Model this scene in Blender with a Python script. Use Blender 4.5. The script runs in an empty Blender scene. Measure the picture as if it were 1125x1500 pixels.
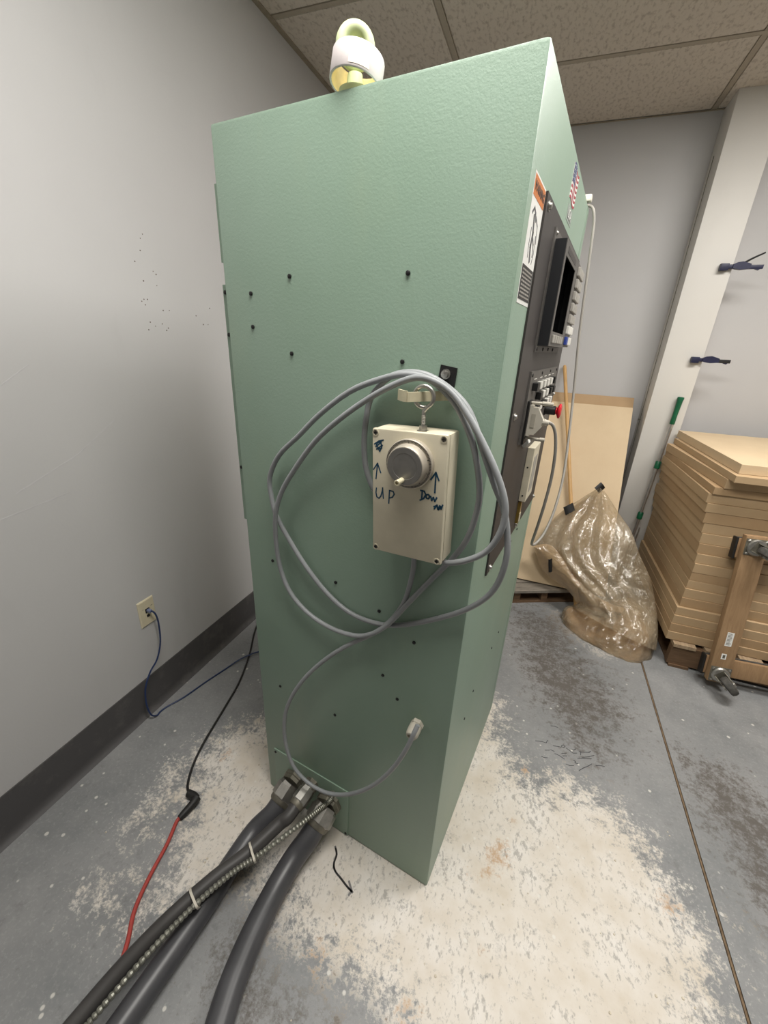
import bpy, bmesh, math, random
import numpy as np
from mathutils import Vector, Matrix, noise

random.seed(7)
SC = bpy.context.scene
COL = SC.collection
PI = math.pi

# ------------------------------------------------------------------ camera
PITCH, ROLL, YAW = -0.392692, 0.048117, 0.339546     # radians; YAW is measured from the +y room axis towards +x
CAM_H = 1.5
fw0 = Vector((-math.sin(YAW), math.cos(YAW), 0))
rt0 = Vector((math.cos(YAW), math.sin(YAW), 0))
fwd = fw0 * math.cos(PITCH) + Vector((0, 0, math.sin(PITCH)))
up0 = rt0.cross(fwd)
right = rt0 * math.cos(ROLL) + up0 * math.sin(ROLL)
up = up0 * math.cos(ROLL) - rt0 * math.sin(ROLL)
cam_data = bpy.data.cameras.new('camera')
cam = bpy.data.objects.new('camera', cam_data)
COL.objects.link(cam)
mw = Matrix((right, up, -fwd)).transposed().to_4x4()
mw.translation = Vector((0, 0, CAM_H))
cam.matrix_world = mw
cam_data.sensor_fit = 'HORIZONTAL'
cam_data.sensor_width = 36.0
cam_data.lens = 599.43 / 1125.0 * 36.0
cam_data.clip_start = 0.02
SC.camera = cam

# ------------------------------------------------------------------ world, view
world = bpy.data.worlds.new('world')
SC.world = world
world.use_nodes = True
world.node_tree.nodes['Background'].inputs[0].default_value = (0, 0, 0, 1)
world.node_tree.nodes['Background'].inputs[1].default_value = 0.0
SC.view_settings.view_transform = 'Standard'
SC.view_settings.look = 'None'
SC.view_settings.gamma = 1.0
SC.view_settings.exposure = 0.0
SC.view_settings.use_curve_mapping = False
LIGHT_W = 36.0
LIGHT_COL = (1.0, 0.965, 0.91)

# ------------------------------------------------------------------ helpers: objects
def tag(o, label=None, cat=None, group=None, kind=None):
    if label: o['label'] = label
    if cat: o['category'] = cat
    if group: o['group'] = group
    if kind: o['kind'] = kind
    return o

def empty(name, loc=(0, 0, 0), rot=(0, 0, 0)):
    o = bpy.data.objects.new(name, None)
    o.empty_display_size = 0.05
    COL.objects.link(o)
    o.location = loc
    o.rotation_euler = rot
    return o

def link(name, me, mat=None, parent=None, smooth=False):
    o = bpy.data.objects.new(name, me)
    COL.objects.link(o)
    if mat is not None and not me.materials: me.materials.append(mat)
    if parent: o.parent = parent
    if smooth:
        me.polygons.foreach_set('use_smooth', [True] * len(me.polygons))
    return o

def mesh_from(verts, faces):
    me = bpy.data.meshes.new('mesh')
    me.from_pydata([tuple(v) for v in verts], [], faces)
    me.update()
    return me

class MB:
    """collects simple shapes into one mesh"""
    def __init__(s): s.v = []; s.f = []
    def add(s, v, f):
        n = len(s.v); s.v += [tuple(q) for q in v]; s.f += [tuple(i + n for i in q) for q in f]; return s
    def box(s, a, b):
        x0, y0, z0 = [min(a[i], b[i]) for i in range(3)]; x1, y1, z1 = [max(a[i], b[i]) for i in range(3)]
        return s.add([(x0,y0,z0),(x1,y0,z0),(x1,y1,z0),(x0,y1,z0),(x0,y0,z1),(x1,y0,z1),(x1,y1,z1),(x0,y1,z1)],
                     [(0,3,2,1),(4,5,6,7),(0,1,5,4),(1,2,6,5),(2,3,7,6),(3,0,4,7)])
    def cbox(s, a, b, c=0.002):
        """box with chamfered edges"""
        bm = bmesh.new()
        lo = [min(a[i], b[i]) for i in range(3)]; hi = [max(a[i], b[i]) for i in range(3)]
        bmesh.ops.create_cube(bm, size=1)
        for v in bm.verts: v.co = Vector([lo[i] + (v.co[i] + .5) * (hi[i] - lo[i]) for i in range(3)])
        bmesh.ops.bevel(bm, geom=bm.edges[:], offset=c, segments=2, profile=.6, affect='EDGES')
        bm.verts.ensure_lookup_table(); bm.verts.index_update()
        r = s.add([v.co[:] for v in bm.verts], [[v.index for v in f.verts] for f in bm.faces]); bm.free(); return r
    def rings(s, rings, close_u=True, cap0=True, cap1=True):
        n = len(rings[0]); base = len(s.v); F = []
        for r in rings: s.v += [tuple(q) for q in r]
        for i in range(len(rings) - 1):
            for j in range(n if close_u else n - 1):
                k = (j + 1) % n
                F.append((base + i*n + j, base + i*n + k, base + (i+1)*n + k, base + (i+1)*n + j))
        if cap0: F.append(tuple(base + j for j in range(n - 1, -1, -1)))
        if cap1: F.append(tuple(base + (len(rings)-1)*n + j for j in range(n)))
        s.f += F; return s
    def lathe(s, origin, axis, prof, n=20, phase=0.0, cap0=True, cap1=True):
        """prof: list of (distance along the axis, radius)"""
        ax = Vector(axis).normalized()
        t = Vector((0, 0, 1)) if abs(ax.z) < .9 else Vector((1, 0, 0))
        e1 = t.cross(ax).normalized(); e2 = ax.cross(e1)
        o = Vector(origin); R = []
        for d, r in prof:
            R.append([o + ax*d + (e1*math.cos(phase + 2*PI*j/n) + e2*math.sin(phase + 2*PI*j/n))*max(r, 1e-5) for j in range(n)])
        return s.rings(R, True, cap0, cap1)
    def cyl(s, a, b, r, n=16, phase=0.0):
        a = Vector(a); b = Vector(b)
        return s.lathe(a, b - a, [(0, r), ((b-a).length, r)], n, phase)
    def tube(s, pts, r, n=10, res=4, ridge=None):
        P = smooth_path(pts, res) if res > 1 else [Vector(p) for p in pts]
        rr = r if callable(r) else (lambda t: r)
        N = len(P)
        T = [(P[min(i+1, N-1)] - P[max(i-1, 0)]).normalized() for i in range(N)]
        ref = Vector((0, 0, 1)) if abs(T[0].z) < .9 else Vector((1, 0, 0))
        nrm = (ref - T[0]*ref.dot(T[0])).normalized(); R = []
        for i in range(N):
            nrm = (nrm - T[i]*nrm.dot(T[i])).normalized(); bi = T[i].cross(nrm)
            q = rr(i/(N-1)) * (1 if ridge is None else ridge(i))
            R.append([P[i] + (nrm*math.cos(2*PI*j/n) + bi*math.sin(2*PI*j/n))*q for j in range(n)])
        return s.rings(R)
    def torus(s, c, axis, R, r, n=28, m=10):
        ax = Vector(axis).normalized(); t = Vector((0,0,1)) if abs(ax.z) < .9 else Vector((1,0,0))
        e1 = t.cross(ax).normalized(); e2 = ax.cross(e1); c = Vector(c); base = len(s.v)
        for i in range(n):
            a = 2*PI*i/n; d = e1*math.cos(a) + e2*math.sin(a)
            for j in range(m):
                b = 2*PI*j/m; s.v.append(tuple(c + d*(R + r*math.cos(b)) + ax*(r*math.sin(b))))
        for i in range(n):
            for j in range(m):
                s.f.append((base+i*m+j, base+((i+1)%n)*m+j, base+((i+1)%n)*m+(j+1)%m, base+i*m+(j+1)%m))
        return s
    def prism(s, poly, axis_fn, d0, d1):
        """poly in 2D, axis_fn(a,b,d)->3D point"""
        n = len(poly)
        return s.rings([[axis_fn(a, b, d0) for a, b in poly], [axis_fn(a, b, d1) for a, b in poly]])
    def ribbon(s, pts, w, fn, d0, d1):
        """flat pen stroke along 2D pts, width w, laid between depths d0 and d1"""
        P = [Vector((p[0], p[1])) for p in pts]
        for i in range(len(P) - 1):
            a, b = P[i], P[i+1]; t = b - a
            if t.length < 1e-7: continue
            t.normalize(); q = Vector((-t.y, t.x)) * (w/2); a2 = a - t*(w*.4); b2 = b + t*(w*.4)
            s.prism([a2 - q, b2 - q, b2 + q, a2 + q], fn, d0, d1)
        return s
    def build(s, name, mat, parent=None, smooth=False, fix=True):
        me = mesh_from(s.v, s.f)
        if fix:
            bm = bmesh.new(); bm.from_mesh(me); bmesh.ops.recalc_face_normals(bm, faces=bm.faces[:]); bm.to_mesh(me); bm.free()
        o = link(name, me, mat, parent)
        if smooth:
            me.polygons.foreach_set('use_smooth', [True]*len(me.polygons))
            try: me.set_sharp_from_angle(angle=math.radians(smooth if smooth is not True else 40))
            except Exception: pass
        return o

def smooth_path(pts, res):
    P = [Vector(p) for p in pts]; out = []
    for i in range(len(P) - 1):
        p0 = P[i-1] if i else P[0]*2 - P[1]; p1, p2 = P[i], P[i+1]
        p3 = P[i+2] if i + 2 < len(P) else p2*2 - p1
        for k in range(res):
            t = k/res
            out.append(.5*((2*p1) + (p2-p0)*t + (2*p0-5*p1+4*p2-p3)*t*t + (3*p1-p0-3*p2+p3)*t*t*t))
    out.append(P[-1]); return out

def dup(o, parent=None, **kw):
    c = o.copy(); COL.objects.link(c)
    if parent is not None: c.parent = parent
    for k, v in kw.items(): setattr(c, k, v)
    return c

# ------------------------------------------------------------------ helpers: materials
def srgb(r, g, b):
    f = lambda c: (c/255)/12.92 if c/255 <= .04045 else ((c/255 + .055)/1.055)**2.4
    return (f(r), f(g), f(b), 1)

class NT:
    def __init__(s, name):
        s.m = bpy.data.materials.new(name); s.m.use_nodes = True
        s.t = s.m.node_tree; s.n = s.t.nodes; s.bsdf = s.n['Principled BSDF']; s.out = s.n['Material Output']
        s.co = s.n.new('ShaderNodeTexCoord').outputs['Object']
    def lk(s, a, b): s.t.links.new(a, b)
    def set(s, sock, v):
        if hasattr(v, 'is_linked'): s.lk(v, sock)
        else: sock.default_value = v
    def noise(s, scale, detail=4, rough=.55, vec=None, dist=0, out='Fac'):
        n = s.n.new('ShaderNodeTexNoise'); n.inputs['Scale'].default_value = scale; n.inputs['Detail'].default_value = detail
        n.inputs['Roughness'].default_value = rough; n.inputs['Distortion'].default_value = dist
        s.lk(vec or s.co, n.inputs['Vector']); return n.outputs[out]
    def voro(s, scale, vec=None, out='Distance', feat='F1'):
        n = s.n.new('ShaderNodeTexVoronoi'); n.inputs['Scale'].default_value = scale; n.feature = feat
        s.lk(vec or s.co, n.inputs['Vector']); return n.outputs[out]
    def mapping(s, scale=(1,1,1), rot=(0,0,0)):
        n = s.n.new('ShaderNodeMapping'); n.inputs['Scale'].default_value = scale; n.inputs['Rotation'].default_value = rot
        s.lk(s.co, n.inputs['Vector']); return n.outputs[0]
    def ramp(s, fac, stops):
        n = s.n.new('ShaderNodeValToRGB'); e = n.color_ramp.elements
        while len(e) < len(stops): e.new(.5)
        for el, (p, c) in zip(e, stops):
            el.position = p; el.color = c if isinstance(c, tuple) else (c, c, c, 1)
        s.lk(fac, n.inputs[0]); return n.outputs[0]
    def math(s, op, a, b=0.0, clamp=False):
        n = s.n.new('ShaderNodeMath'); n.operation = op; n.use_clamp = clamp
        s.set(n.inputs[0], a); s.set(n.inputs[1], b); return n.outputs[0]
    def mix(s, fac, a, b, mode='MIX'):
        n = s.n.new('ShaderNodeMix'); n.data_type = 'RGBA'; n.blend_type = mode
        s.set(n.inputs[0], fac); s.set(n.inputs[6], a); s.set(n.inputs[7], b); return n.outputs[2]
    def attr(s, name, out='Color'):
        n = s.n.new('ShaderNodeAttribute'); n.attribute_name = name; return n.outputs[out]
    def sep(s, c):
        n = s.n.new('ShaderNodeSeparateColor'); s.lk(c, n.inputs[0]); return n.outputs
    def bump(s, h, strength=.3, dist=.002):
        n = s.n.new('ShaderNodeBump'); n.inputs['Strength'].default_value = strength; n.inputs['Distance'].default_value = dist
        s.lk(h, n.inputs['Height']); s.lk(n.outputs[0], s.bsdf.inputs['Normal'])
    def col(s, c): s.set(s.bsdf.inputs['Base Color'], c)
    def rough(s, r): s.set(s.bsdf.inputs['Roughness'], r)

def simple(name, c, rough=.5, metal=0.0, var=.12, vscale=30, bump=0.0, bscale=200, coat=0.0):
    k = NT(name); d = tuple(x*(1-var) for x in c[:3]) + (1,); l = tuple(min(1, x*(1+var)) for x in c[:3]) + (1,)
    k.col(k.ramp(k.noise(vscale), [(.3, d), (.7, l)])); k.rough(rough)
    k.bsdf.inputs['Metallic'].default_value = metal
    if coat: k.bsdf.inputs['Coat Weight'].default_value = coat
    if bump: k.bump(k.noise(bscale, 3), bump, .001)
    return k.m

# painted walls
def wall_mat(name, c):
    k = NT(name)
    big = k.noise(1.3, 3); fine = k.noise(9, 5)
    base = k.mix(k.ramp(big, [(.35, 0.0), (.7, 1.0)]), c, tuple(x*.94 for x in c[:3]) + (1,))
    smudge = k.ramp(k.noise(3.2, 6, .65, k.mapping((1, 1, .35))), [(.62, 0.0), (.8, .35)])
    k.col(k.mix(smudge, base, tuple(x*.78 for x in c[:3]) + (1,)))
    k.rough(.55); k.bump(k.noise(160, 4), .12, .002)
    return k.m
M_WALL = wall_mat('wall_paint', srgb(198, 197, 197))
M_PILLAR = wall_mat('pillar_paint', srgb(216, 213, 207))

k = NT('ceiling_tile'); 
pit = k.ramp(k.noise(70, 3, .6, k.mapping((1, .45, 1))), [(.32, 0.0), (.50, 1.0)])
k.col(k.mix(pit, srgb(176, 166, 154), srgb(206, 197, 185))); k.rough(.95); k.bump(k.noise(70, 3, .6, k.mapping((1, .45, 1))), .5, .004); M_TILE = k.m
M_TBAR = simple('ceiling_bar', srgb(168, 158, 142), .6, 0, .05)
k = NT('rubber_base'); k.col(k.mix(k.ramp(k.noise(14, 6, .7), [(.52, 0.0), (.75, .5)]), srgb(76, 74, 75), srgb(112, 108, 106))); k.rough(.6)
k.bump(k.noise(60, 4), .15, .002); M_BASE = k.m

# worn painted concrete floor; the 'wear' attribute says where the paint is worn off
k = NT('floor_concrete')
ch = k.sep(k.attr('wear'))
n1 = k.noise(3.2, 8, .68); n2 = k.noise(22, 8, .78); n3 = k.noise(95, 5, .7); n4 = k.noise(7, 6, .6)
pert = k.math('ADD', k.math('MULTIPLY', k.math('SUBTRACT', n2, .5), 2.4), k.math('MULTIPLY', k.math('SUBTRACT', n1, .5), 1.0))
pert = k.math('ADD', pert, k.math('MULTIPLY', k.math('SUBTRACT', n3, .5), 1.3))
w = k.math('ADD', ch[0], pert)
wm = k.ramp(w, [(.30, 0.0), (.66, 1.0)])
grey = k.mix(k.ramp(n1, [(.35, 0.0), (.7, 1.0)]), srgb(126, 128, 129), srgb(154, 154, 154))
grey = k.mix(k.ramp(n3, [(.52, 0.0), (.75, .4)]), grey, srgb(186, 186, 184))
grey = k.mix(k.ramp(n2, [(.30, .5), (.45, 0.0)]), grey, srgb(98, 97, 96))
cem = k.mix(k.ramp(n4, [(.35, 0.0), (.68, 1.0)]), srgb(222, 217, 210), srgb(205, 195, 180))
pits = k.ramp(k.math('ADD', k.voro(52, k.mapping((1, .6, 1), (0, 0, .5))), k.math('MULTIPLY', n2, .35)), [(.22, 1.0), (.30, 0.0)])
n5 = k.noise(78, 5, .7, k.mapping((1, .55, 1), (0, 0, .5)))
fleck = k.ramp(k.math('ADD', n5, k.math('MULTIPLY', k.math('SUBTRACT', n4, .5), .45)), [(.355, 1.0), (.44, 0.0)])
pits2 = k.ramp(n2, [(.33, .8), (.44, 0.0)])
cem = k.mix(k.math('MULTIPLY', k.math('MAXIMUM', k.math('MAXIMUM', pits, fleck), pits2), .55), cem, srgb(124, 120, 114))
base = k.mix(wm, grey, cem)
# pale dust specks over the paint
sp = k.ramp(k.math('ADD', k.voro(17), k.math('MULTIPLY', n1, .22)), [(.165, 1.0), (.205, 0.0)])
base = k.mix(k.math('MULTIPLY', sp, .75), base, srgb(222, 219, 212))
dm = k.ramp(k.math('ADD', ch[1], k.math('MULTIPLY', pert, 1.25)), [(.25, 0.0), (.85, .85)])
base = k.mix(dm, base, srgb(84, 77, 70))
rm = k.ramp(k.math('ADD', ch[2], k.math('MULTIPLY', pert, .8)), [(.45, 0.0), (.8, .7)])
base = k.mix(rm, base, srgb(178, 136, 88))
k.col(base); k.rough(k.ramp(n2, [(.3, .42), (.7, .62)])); k.bump(k.math('ADD', n2, k.math('MULTIPLY', wm, -.4)), .25, .003)
M_FLOOR = k.m
M_JOINT = simple('joint_filler', srgb(120, 100, 78), .9, 0, .3, 60, .4)
M_JOINTD = simple('joint_dark', srgb(40, 35, 32), .95)

# cabinet enamel
k = NT('green_enamel')
n1 = k.noise(2.4, 4); n2 = k.noise(6, 5, .6, k.mapping((1, 1, .35)))
c = k.mix(k.ramp(n1, [(.35, 0.0), (.7, 1.0)]), srgb(133, 156, 138), srgb(141, 163, 147))
c = k.mix(k.ramp(n2, [(.55, 0.0), (.8, .40)]), c, srgb(152, 168, 144))
k.col(c); k.rough(.42)
h = k.math('ADD', k.noise(170, 4, .6), k.math('MULTIPLY', k.noise(420, 2), .4)); k.bump(h, .2, .0018); M_GREEN = k.m
k = NT('green_enamel_smooth')
c = k.mix(k.ramp(k.noise(4, 5, .6, k.mapping((1, 1, .3))), [(.45, 0.0), (.75, .6)]), srgb(133, 156, 138), srgb(141, 163, 147)); k.col(c); k.rough(.4)
k.bump(k.noise(200, 3), .12, .001); M_GREEN2 = k.m
M_SCREWBLK = simple('black_screw', srgb(22, 22, 22), .5)
M_STEEL = simple('zinc_steel', srgb(176, 174, 168), .34, .9, .15, 60)
M_STEELD = simple('worn_cast_steel', srgb(128, 124, 112), .5, .7, .25, 40, .2)
M_PANELBLK = simple('black_panel_paint', srgb(58, 54, 52), .5, 0, .12, 20, .1, 300)
M_HOODBLK = simple('hood_black', srgb(30, 31, 34), .45, 0, .1)
M_SCREEN = simple('dark_screen', srgb(6, 6, 7), .15)
M_BEZELG = simple('bezel_grey', srgb(92, 89, 85), .5, 0, .15, 60)
M_KEYG = simple('key_grey', srgb(164, 160, 152), .5)
M_KEYW = simple('key_white', srgb(222, 220, 212), .5)
M_KEYB = simple('key_black', srgb(24, 24, 24), .5)
M_KEYBLUE = simple('key_blue', srgb(48, 70, 150), .5)
M_RED = simple('emergency_red', srgb(206, 28, 44), .35)
M_BEIGE = simple('beige_plastic', srgb(206, 198, 176), .5, 0, .05)
M_CONNG = simple('connector_grey_beige', srgb(196, 190, 176), .5, 0, .06)
M_BRASS = simple('brass', srgb(180, 150, 80), .35, .9)
M_CABLEG = simple('grey_cable_jacket', srgb(142, 145, 147), .45, 0, .07, 12)
M_CABLED = simple('grey_serial_cable', srgb(150, 146, 138), .45, 0, .06, 12)
M_WHITEC = simple('white_cable', srgb(226, 222, 208), .45)
M_ENCL = simple('pendant_grey_beige', srgb(206, 198, 175), .48, 0, .05, 25, .08, 400)
M_ENCLB = simple('pendant_cream', srgb(206, 198, 175), .48, 0, .05, 25)
M_KNOB = simple('knob_aluminium', srgb(186, 178, 164), .45, .45, .08, 50)
M_KNOBF = simple('knob_face', srgb(134, 132, 128), .42, .6, .1, 50)
M_MARKER = simple('blue_marker_ink', srgb(22, 70, 96), .5, 0, .2, 200)
M_CREAM = simple('cream_metal', srgb(214, 206, 176), .45, .2)
M_EYE = simple('cream_green_paint', srgb(190, 200, 158), .5, 0, .12, 30)
M_PVC = simple('dusty_white_pipe', srgb(206, 199, 198), .5, 0, .07, 25, .1, 150)
M_PVCIN = simple('yellowed_pipe_inside', srgb(226, 206, 140), .6, 0, .2, 40)
M_CONDUIT = simple('grey_conduit_jacket', srgb(70, 70, 73), .38, 0, .14, 14, .05, 60)
M_CONDUITB = simple('grey_conduit_small', srgb(66, 64, 63), .5, 0, .14, 14)
M_ARMOR = simple('galvanised_armour', srgb(150, 150, 140), .4, .75, .15, 60)
M_TIE = simple('white_cable_tie', srgb(206, 200, 186), .5)
M_BLACKC = simple('black_rubber', srgb(28, 27, 26), .55, 0, .25, 40, .1)
M_REDC = simple('red_cord', srgb(172, 66, 58), .5, 0, .1, 40)
M_BLUEC = simple('blue_network_cable', srgb(34, 52, 92), .4)
M_CLEAR = simple('clear_plug', srgb(120, 130, 160), .25)
M_PLATE = simple('ivory_wall_plate', srgb(216, 206, 178), .4, 0, .04)
M_CLAMP = simple('navy_clamp', srgb(32, 34, 64), .45, 0, .2, 50)
M_GREENP = simple('green_grip', srgb(14, 92, 60), .4)
M_ALU = simple('pole_aluminium', srgb(200, 198, 196), .28, .9, .1, 30)
M_DOWEL = simple('wooden_handle', srgb(206, 164, 108), .5, 0, .12, 12)
M_TAPE = simple('black_tape', srgb(22, 22, 22), .5)
M_ORANGE = simple('label_orange', srgb(206, 122, 58), .5, 0, .05)
M_LABELW = simple('label_white', srgb(238, 238, 234), .5, 0, .02)
M_LABELB = simple('label_black', srgb(38, 36, 36), .5, 0, .05)
M_FLAGR = simple('flag_red', srgb(168, 62, 74), .5, 0, .05)
M_FLAGB = simple('flag_blue', srgb(62, 74, 112), .5, 0, .1, 200)

def mdf(name, a, b):
    k = NT(name); n = k.noise(5, 5, .6); f = k.noise(140, 3, .6, k.mapping((1, 1, 3)))
    c = k.mix(k.ramp(n, [(.3, 0.0), (.7, 1.0)]), a, b); c = k.mix(k.math('MULTIPLY', f, .28), c, tuple(x*.72 for x in a[:3]) + (1,))
    k.col(c); k.rough(.75); k.bump(f, .12, .001); return k.m
M_MDF = mdf('mdf_edge', srgb(186, 158, 122), srgb(194, 167, 131))
M_MDFD = mdf('mdf_edge_brown', srgb(176, 146, 110), srgb(186, 157, 120))
M_BOARD = mdf('mdf_face', srgb(212, 188, 154), srgb(220, 198, 164))
def wood(name, a, b, sc=(2, 2, 14)):
    k = NT(name); g = k.noise(6, 6, .65, k.mapping(sc), .6); c = k.ramp(g, [(.3, a), (.7, b)])
    c = k.mix(k.ramp(k.noise(5, 5, .6), [(.55, 0.0), (.8, .5)]), c, tuple(x*.5 for x in a[:3]) + (1,))
    k.col(c); k.rough(.75); k.bump(g, .25, .002); return k.m
M_PALLET = wood('pallet_wood', srgb(150, 126, 100), srgb(190, 168, 138), (14, 2, 2))
M_PALLETD = wood('dark_pallet_wood', srgb(96, 74, 54), srgb(126, 98, 72), (2, 14, 14))
M_DOLLY = wood('dolly_wood', srgb(146, 116, 84), srgb(170, 138, 102), (12, 12, 1.5))
M_DUSTY = wood('dusty_deck', srgb(112, 106, 98), srgb(158, 150, 138), (2, 10, 2))
M_TREAD = simple('caster_rubber', srgb(78, 76, 72), .7, 0, .4, 60, .3)

# bag: clear film and the sawdust in it
def film_mat(name, c, lo, hi):
    k = NT(name)
    tr = k.n.new('ShaderNodeBsdfTransparent'); tr.inputs[0].default_value = (.97, .95, .9, 1)
    mx = k.n.new('ShaderNodeMixShader'); m2 = k.n.new('ShaderNodeMixShader'); gl = k.n.new('ShaderNodeBsdfGlossy'); gl.inputs['Roughness'].default_value = .12
    k.col(c); k.rough(.3); k.bump(k.noise(16, 3, .5, None, 1.5), .8, .014)
    for l in k.bsdf.inputs['Normal'].links: k.lk(l.from_socket, gl.inputs['Normal'])
    k.lk(k.ramp(k.noise(9, 5, .6), [(.35, lo), (.75, hi)]), mx.inputs[0]); k.lk(tr.outputs[0], mx.inputs[1]); k.lk(k.bsdf.outputs[0], mx.inputs[2])
    fr = k.n.new('ShaderNodeFresnel'); fr.inputs[0].default_value = 1.5
    k.lk(k.math('ADD', k.math('MULTIPLY', fr.outputs[0], .6), .05, True), m2.inputs[0]); k.lk(mx.outputs[0], m2.inputs[1]); k.lk(gl.outputs[0], m2.inputs[2])
    k.lk(m2.outputs[0], k.out.inputs[0]); return k.m
M_FILM = film_mat('clear_film', srgb(200, 182, 154), .22, .48)
M_FILM2 = film_mat('dusty_film', srgb(194, 166, 130), .55, .8)
k = NT('sawdust'); k.col(k.ramp(k.noise(40, 6, .7), [(.3, srgb(162, 126, 88)), (.7, srgb(190, 154, 112))])); k.rough(.9); k.bump(k.noise(200, 4), .4, .004); M_SAWDUST = k.m
k = NT('lamp_diffuser'); k.bsdf.inputs['Emission Color'].default_value = (1, .97, .92, 1); k.bsdf.inputs['Emission Strength'].default_value = 5.0; M_DIFF = k.m

# ------------------------------------------------------------------ room shell
XL, XR, YB, YF, ZC = -1.333, 3.10, 3.27, -2.93, 2.727
def structure(name, o, label, cat):
    return tag(o, label, cat, None, 'structure')

# floor: two slabs with a joint between; the near slab carries the wear pattern
W_POLY = [
 [(-0.87,1.04),(-1.03,0.87),(-1.00,0.76),(-0.88,0.65),(-0.79,0.49),(-0.83,0.37),(-0.71,0.37),(-0.63,0.52),(-0.47,0.51),(-0.44,0.43),(-0.25,0.44),(-0.09,0.43),(0.01,0.35),(0.25,0.2),(0.60,0.35),(0.69,0.67),(0.72,0.85),(0.68,1.00),(0.61,1.11),(0.46,1.22),(0.35,1.27),(0.20,1.22),(0.11,1.34),(0.07,1.55),(-0.1,1.45),(-0.66,1.1)],
 [(-0.98,0.36),(-0.83,0.39),(-0.72,0.38),(-0.76,0.33),(-0.89,0.33)]]
W_SOFT = [[(0.27,2.48),(0.46,2.37),(0.63,2.07),(0.54,2.00),(0.38,2.10),(0.23,2.27)], [(0.77,1.02),(0.82,1.02),(0.83,0.93),(0.78,0.90)],
 [(-1.1,.75),(-.95,.9),(-.85,.7),(-.95,.5),(-1.05,.5)]]
D_POLY = [[(0.06,2.31),(0.39,2.42),(0.48,2.09),(0.59,1.87),(0.61,1.62),(0.53,1.42),(0.40,1.36),(0.27,1.52),(0.13,1.88)],
 [(0.80,1.56),(0.94,1.56),(1.10,1.32),(1.0,1.0),(0.87,1.00),(0.81,1.07),(0.77,1.27)], [(-0.57,0.45),(-0.43,0.47),(-0.26,0.43),(-0.16,0.40),(-0.44,0.23),(-0.49,0.33)]]
R_SPOTS = [(.139,.901,.05),(.11,.84,.035),(.19,1.22,.035),(.12,.638,.025),(.05,.80,.03),(.16,1.02,.025),(-.04,.47,.04),(-.9,.84,.04),(.62,.95,.05),(-.3,.47,.05)]
def sdist(px, py, poly):
    d = np.full(px.shape, 1e9); inside = np.zeros(px.shape, bool); n = len(poly)
    for i in range(n):
        ax, ay = poly[i]; bx, by = poly[(i+1) % n]
        ex, ey = bx-ax, by-ay; t = np.clip(((px-ax)*ex + (py-ay)*ey)/(ex*ex+ey*ey), 0, 1)
        d = np.minimum(d, np.hypot(px-ax-t*ex, py-ay-t*ey))
        c = ((ay > py) != (by > py)) & (px < (bx-ax)*(py-ay)/(by-ay+1e-12) + ax); inside ^= c
    return np.where(inside, d, -d)
def slab(name, x0, x1, parent):
    step = .03; nx = max(2, int((x1-x0)/step)); ny = int((YB-YF)/step)
    X, Y = np.meshgrid(np.linspace(x0, x1, nx+1), np.linspace(YF, YB, ny+1))
    V = np.stack([X.ravel(), Y.ravel(), np.zeros(X.size)], 1)
    i, j = np.meshgrid(np.arange(nx), np.arange(ny)); a = (j*(nx+1)+i).ravel()
    F = np.stack([a, a+1, a+nx+2, a+nx+1], 1)
    me = bpy.data.meshes.new('floor_mesh'); me.from_pydata(V.tolist(), [], F.tolist()); me.update()
    px, py = V[:, 0], V[:, 1]; z = np.zeros(len(px))
    w = np.full(len(px), -.25)
    for p in W_POLY: w = np.maximum(w, np.clip(.36 + sdist(px, py, p)*3.6, -.35, .98))
    for p in W_SOFT: w = np.maximum(w, np.clip(.22 + sdist(px, py, p)*4.0, -.25, .42))
    d = z.copy() - .3
    for p in D_POLY: d = np.maximum(d, np.clip(.34 + sdist(px, py, p)*3.2, -.3, .72))
    r = z.copy() - .3
    for x, y, s in R_SPOTS: r = np.maximum(r, .75 - np.hypot(px-x, py-y)/s*.45)
    at = me.color_attributes.new('wear', 'FLOAT_COLOR', 'POINT')
    at.data.foreach_set('color', np.stack([w, d, r, np.ones_like(w)], 1).astype(np.float32).ravel())
    return link(name, me, M_FLOOR, parent)
fl = empty('floor'); structure('floor', fl, 'worn grey painted concrete floor with pale bare patches', 'floor')
JX = .745
slab('floor_slab', XL-.02, JX-.005, fl); slab('floor_slab', JX+.005, XR+.02, fl)
MB().box((XL-.1, YF-.1, -.12), (XR+.1, YB+.1, -.02)).build('subfloor', M_JOINT, fl)
jm = MB(); n = 130
jm.rings([[(JX-.005+.0012*noise.noise((i*.7, 0, 0)), YF+(YB-YF)*i/n, -.02), (JX+.006+.0012*noise.noise((i*.7, 9, 0)), YF+(YB-YF)*i/n, -.02),
           (JX+.005, YF+(YB-YF)*i/n, -.0035+.002*noise.noise((i*.9, 4, 0))), (JX-.001, YF+(YB-YF)*i/n, -.003+.002*noise.noise((i*.9, 7, 0)))] for i in range(n+1)])
jm.build('joint_filler', M_JOINT, fl)
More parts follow.
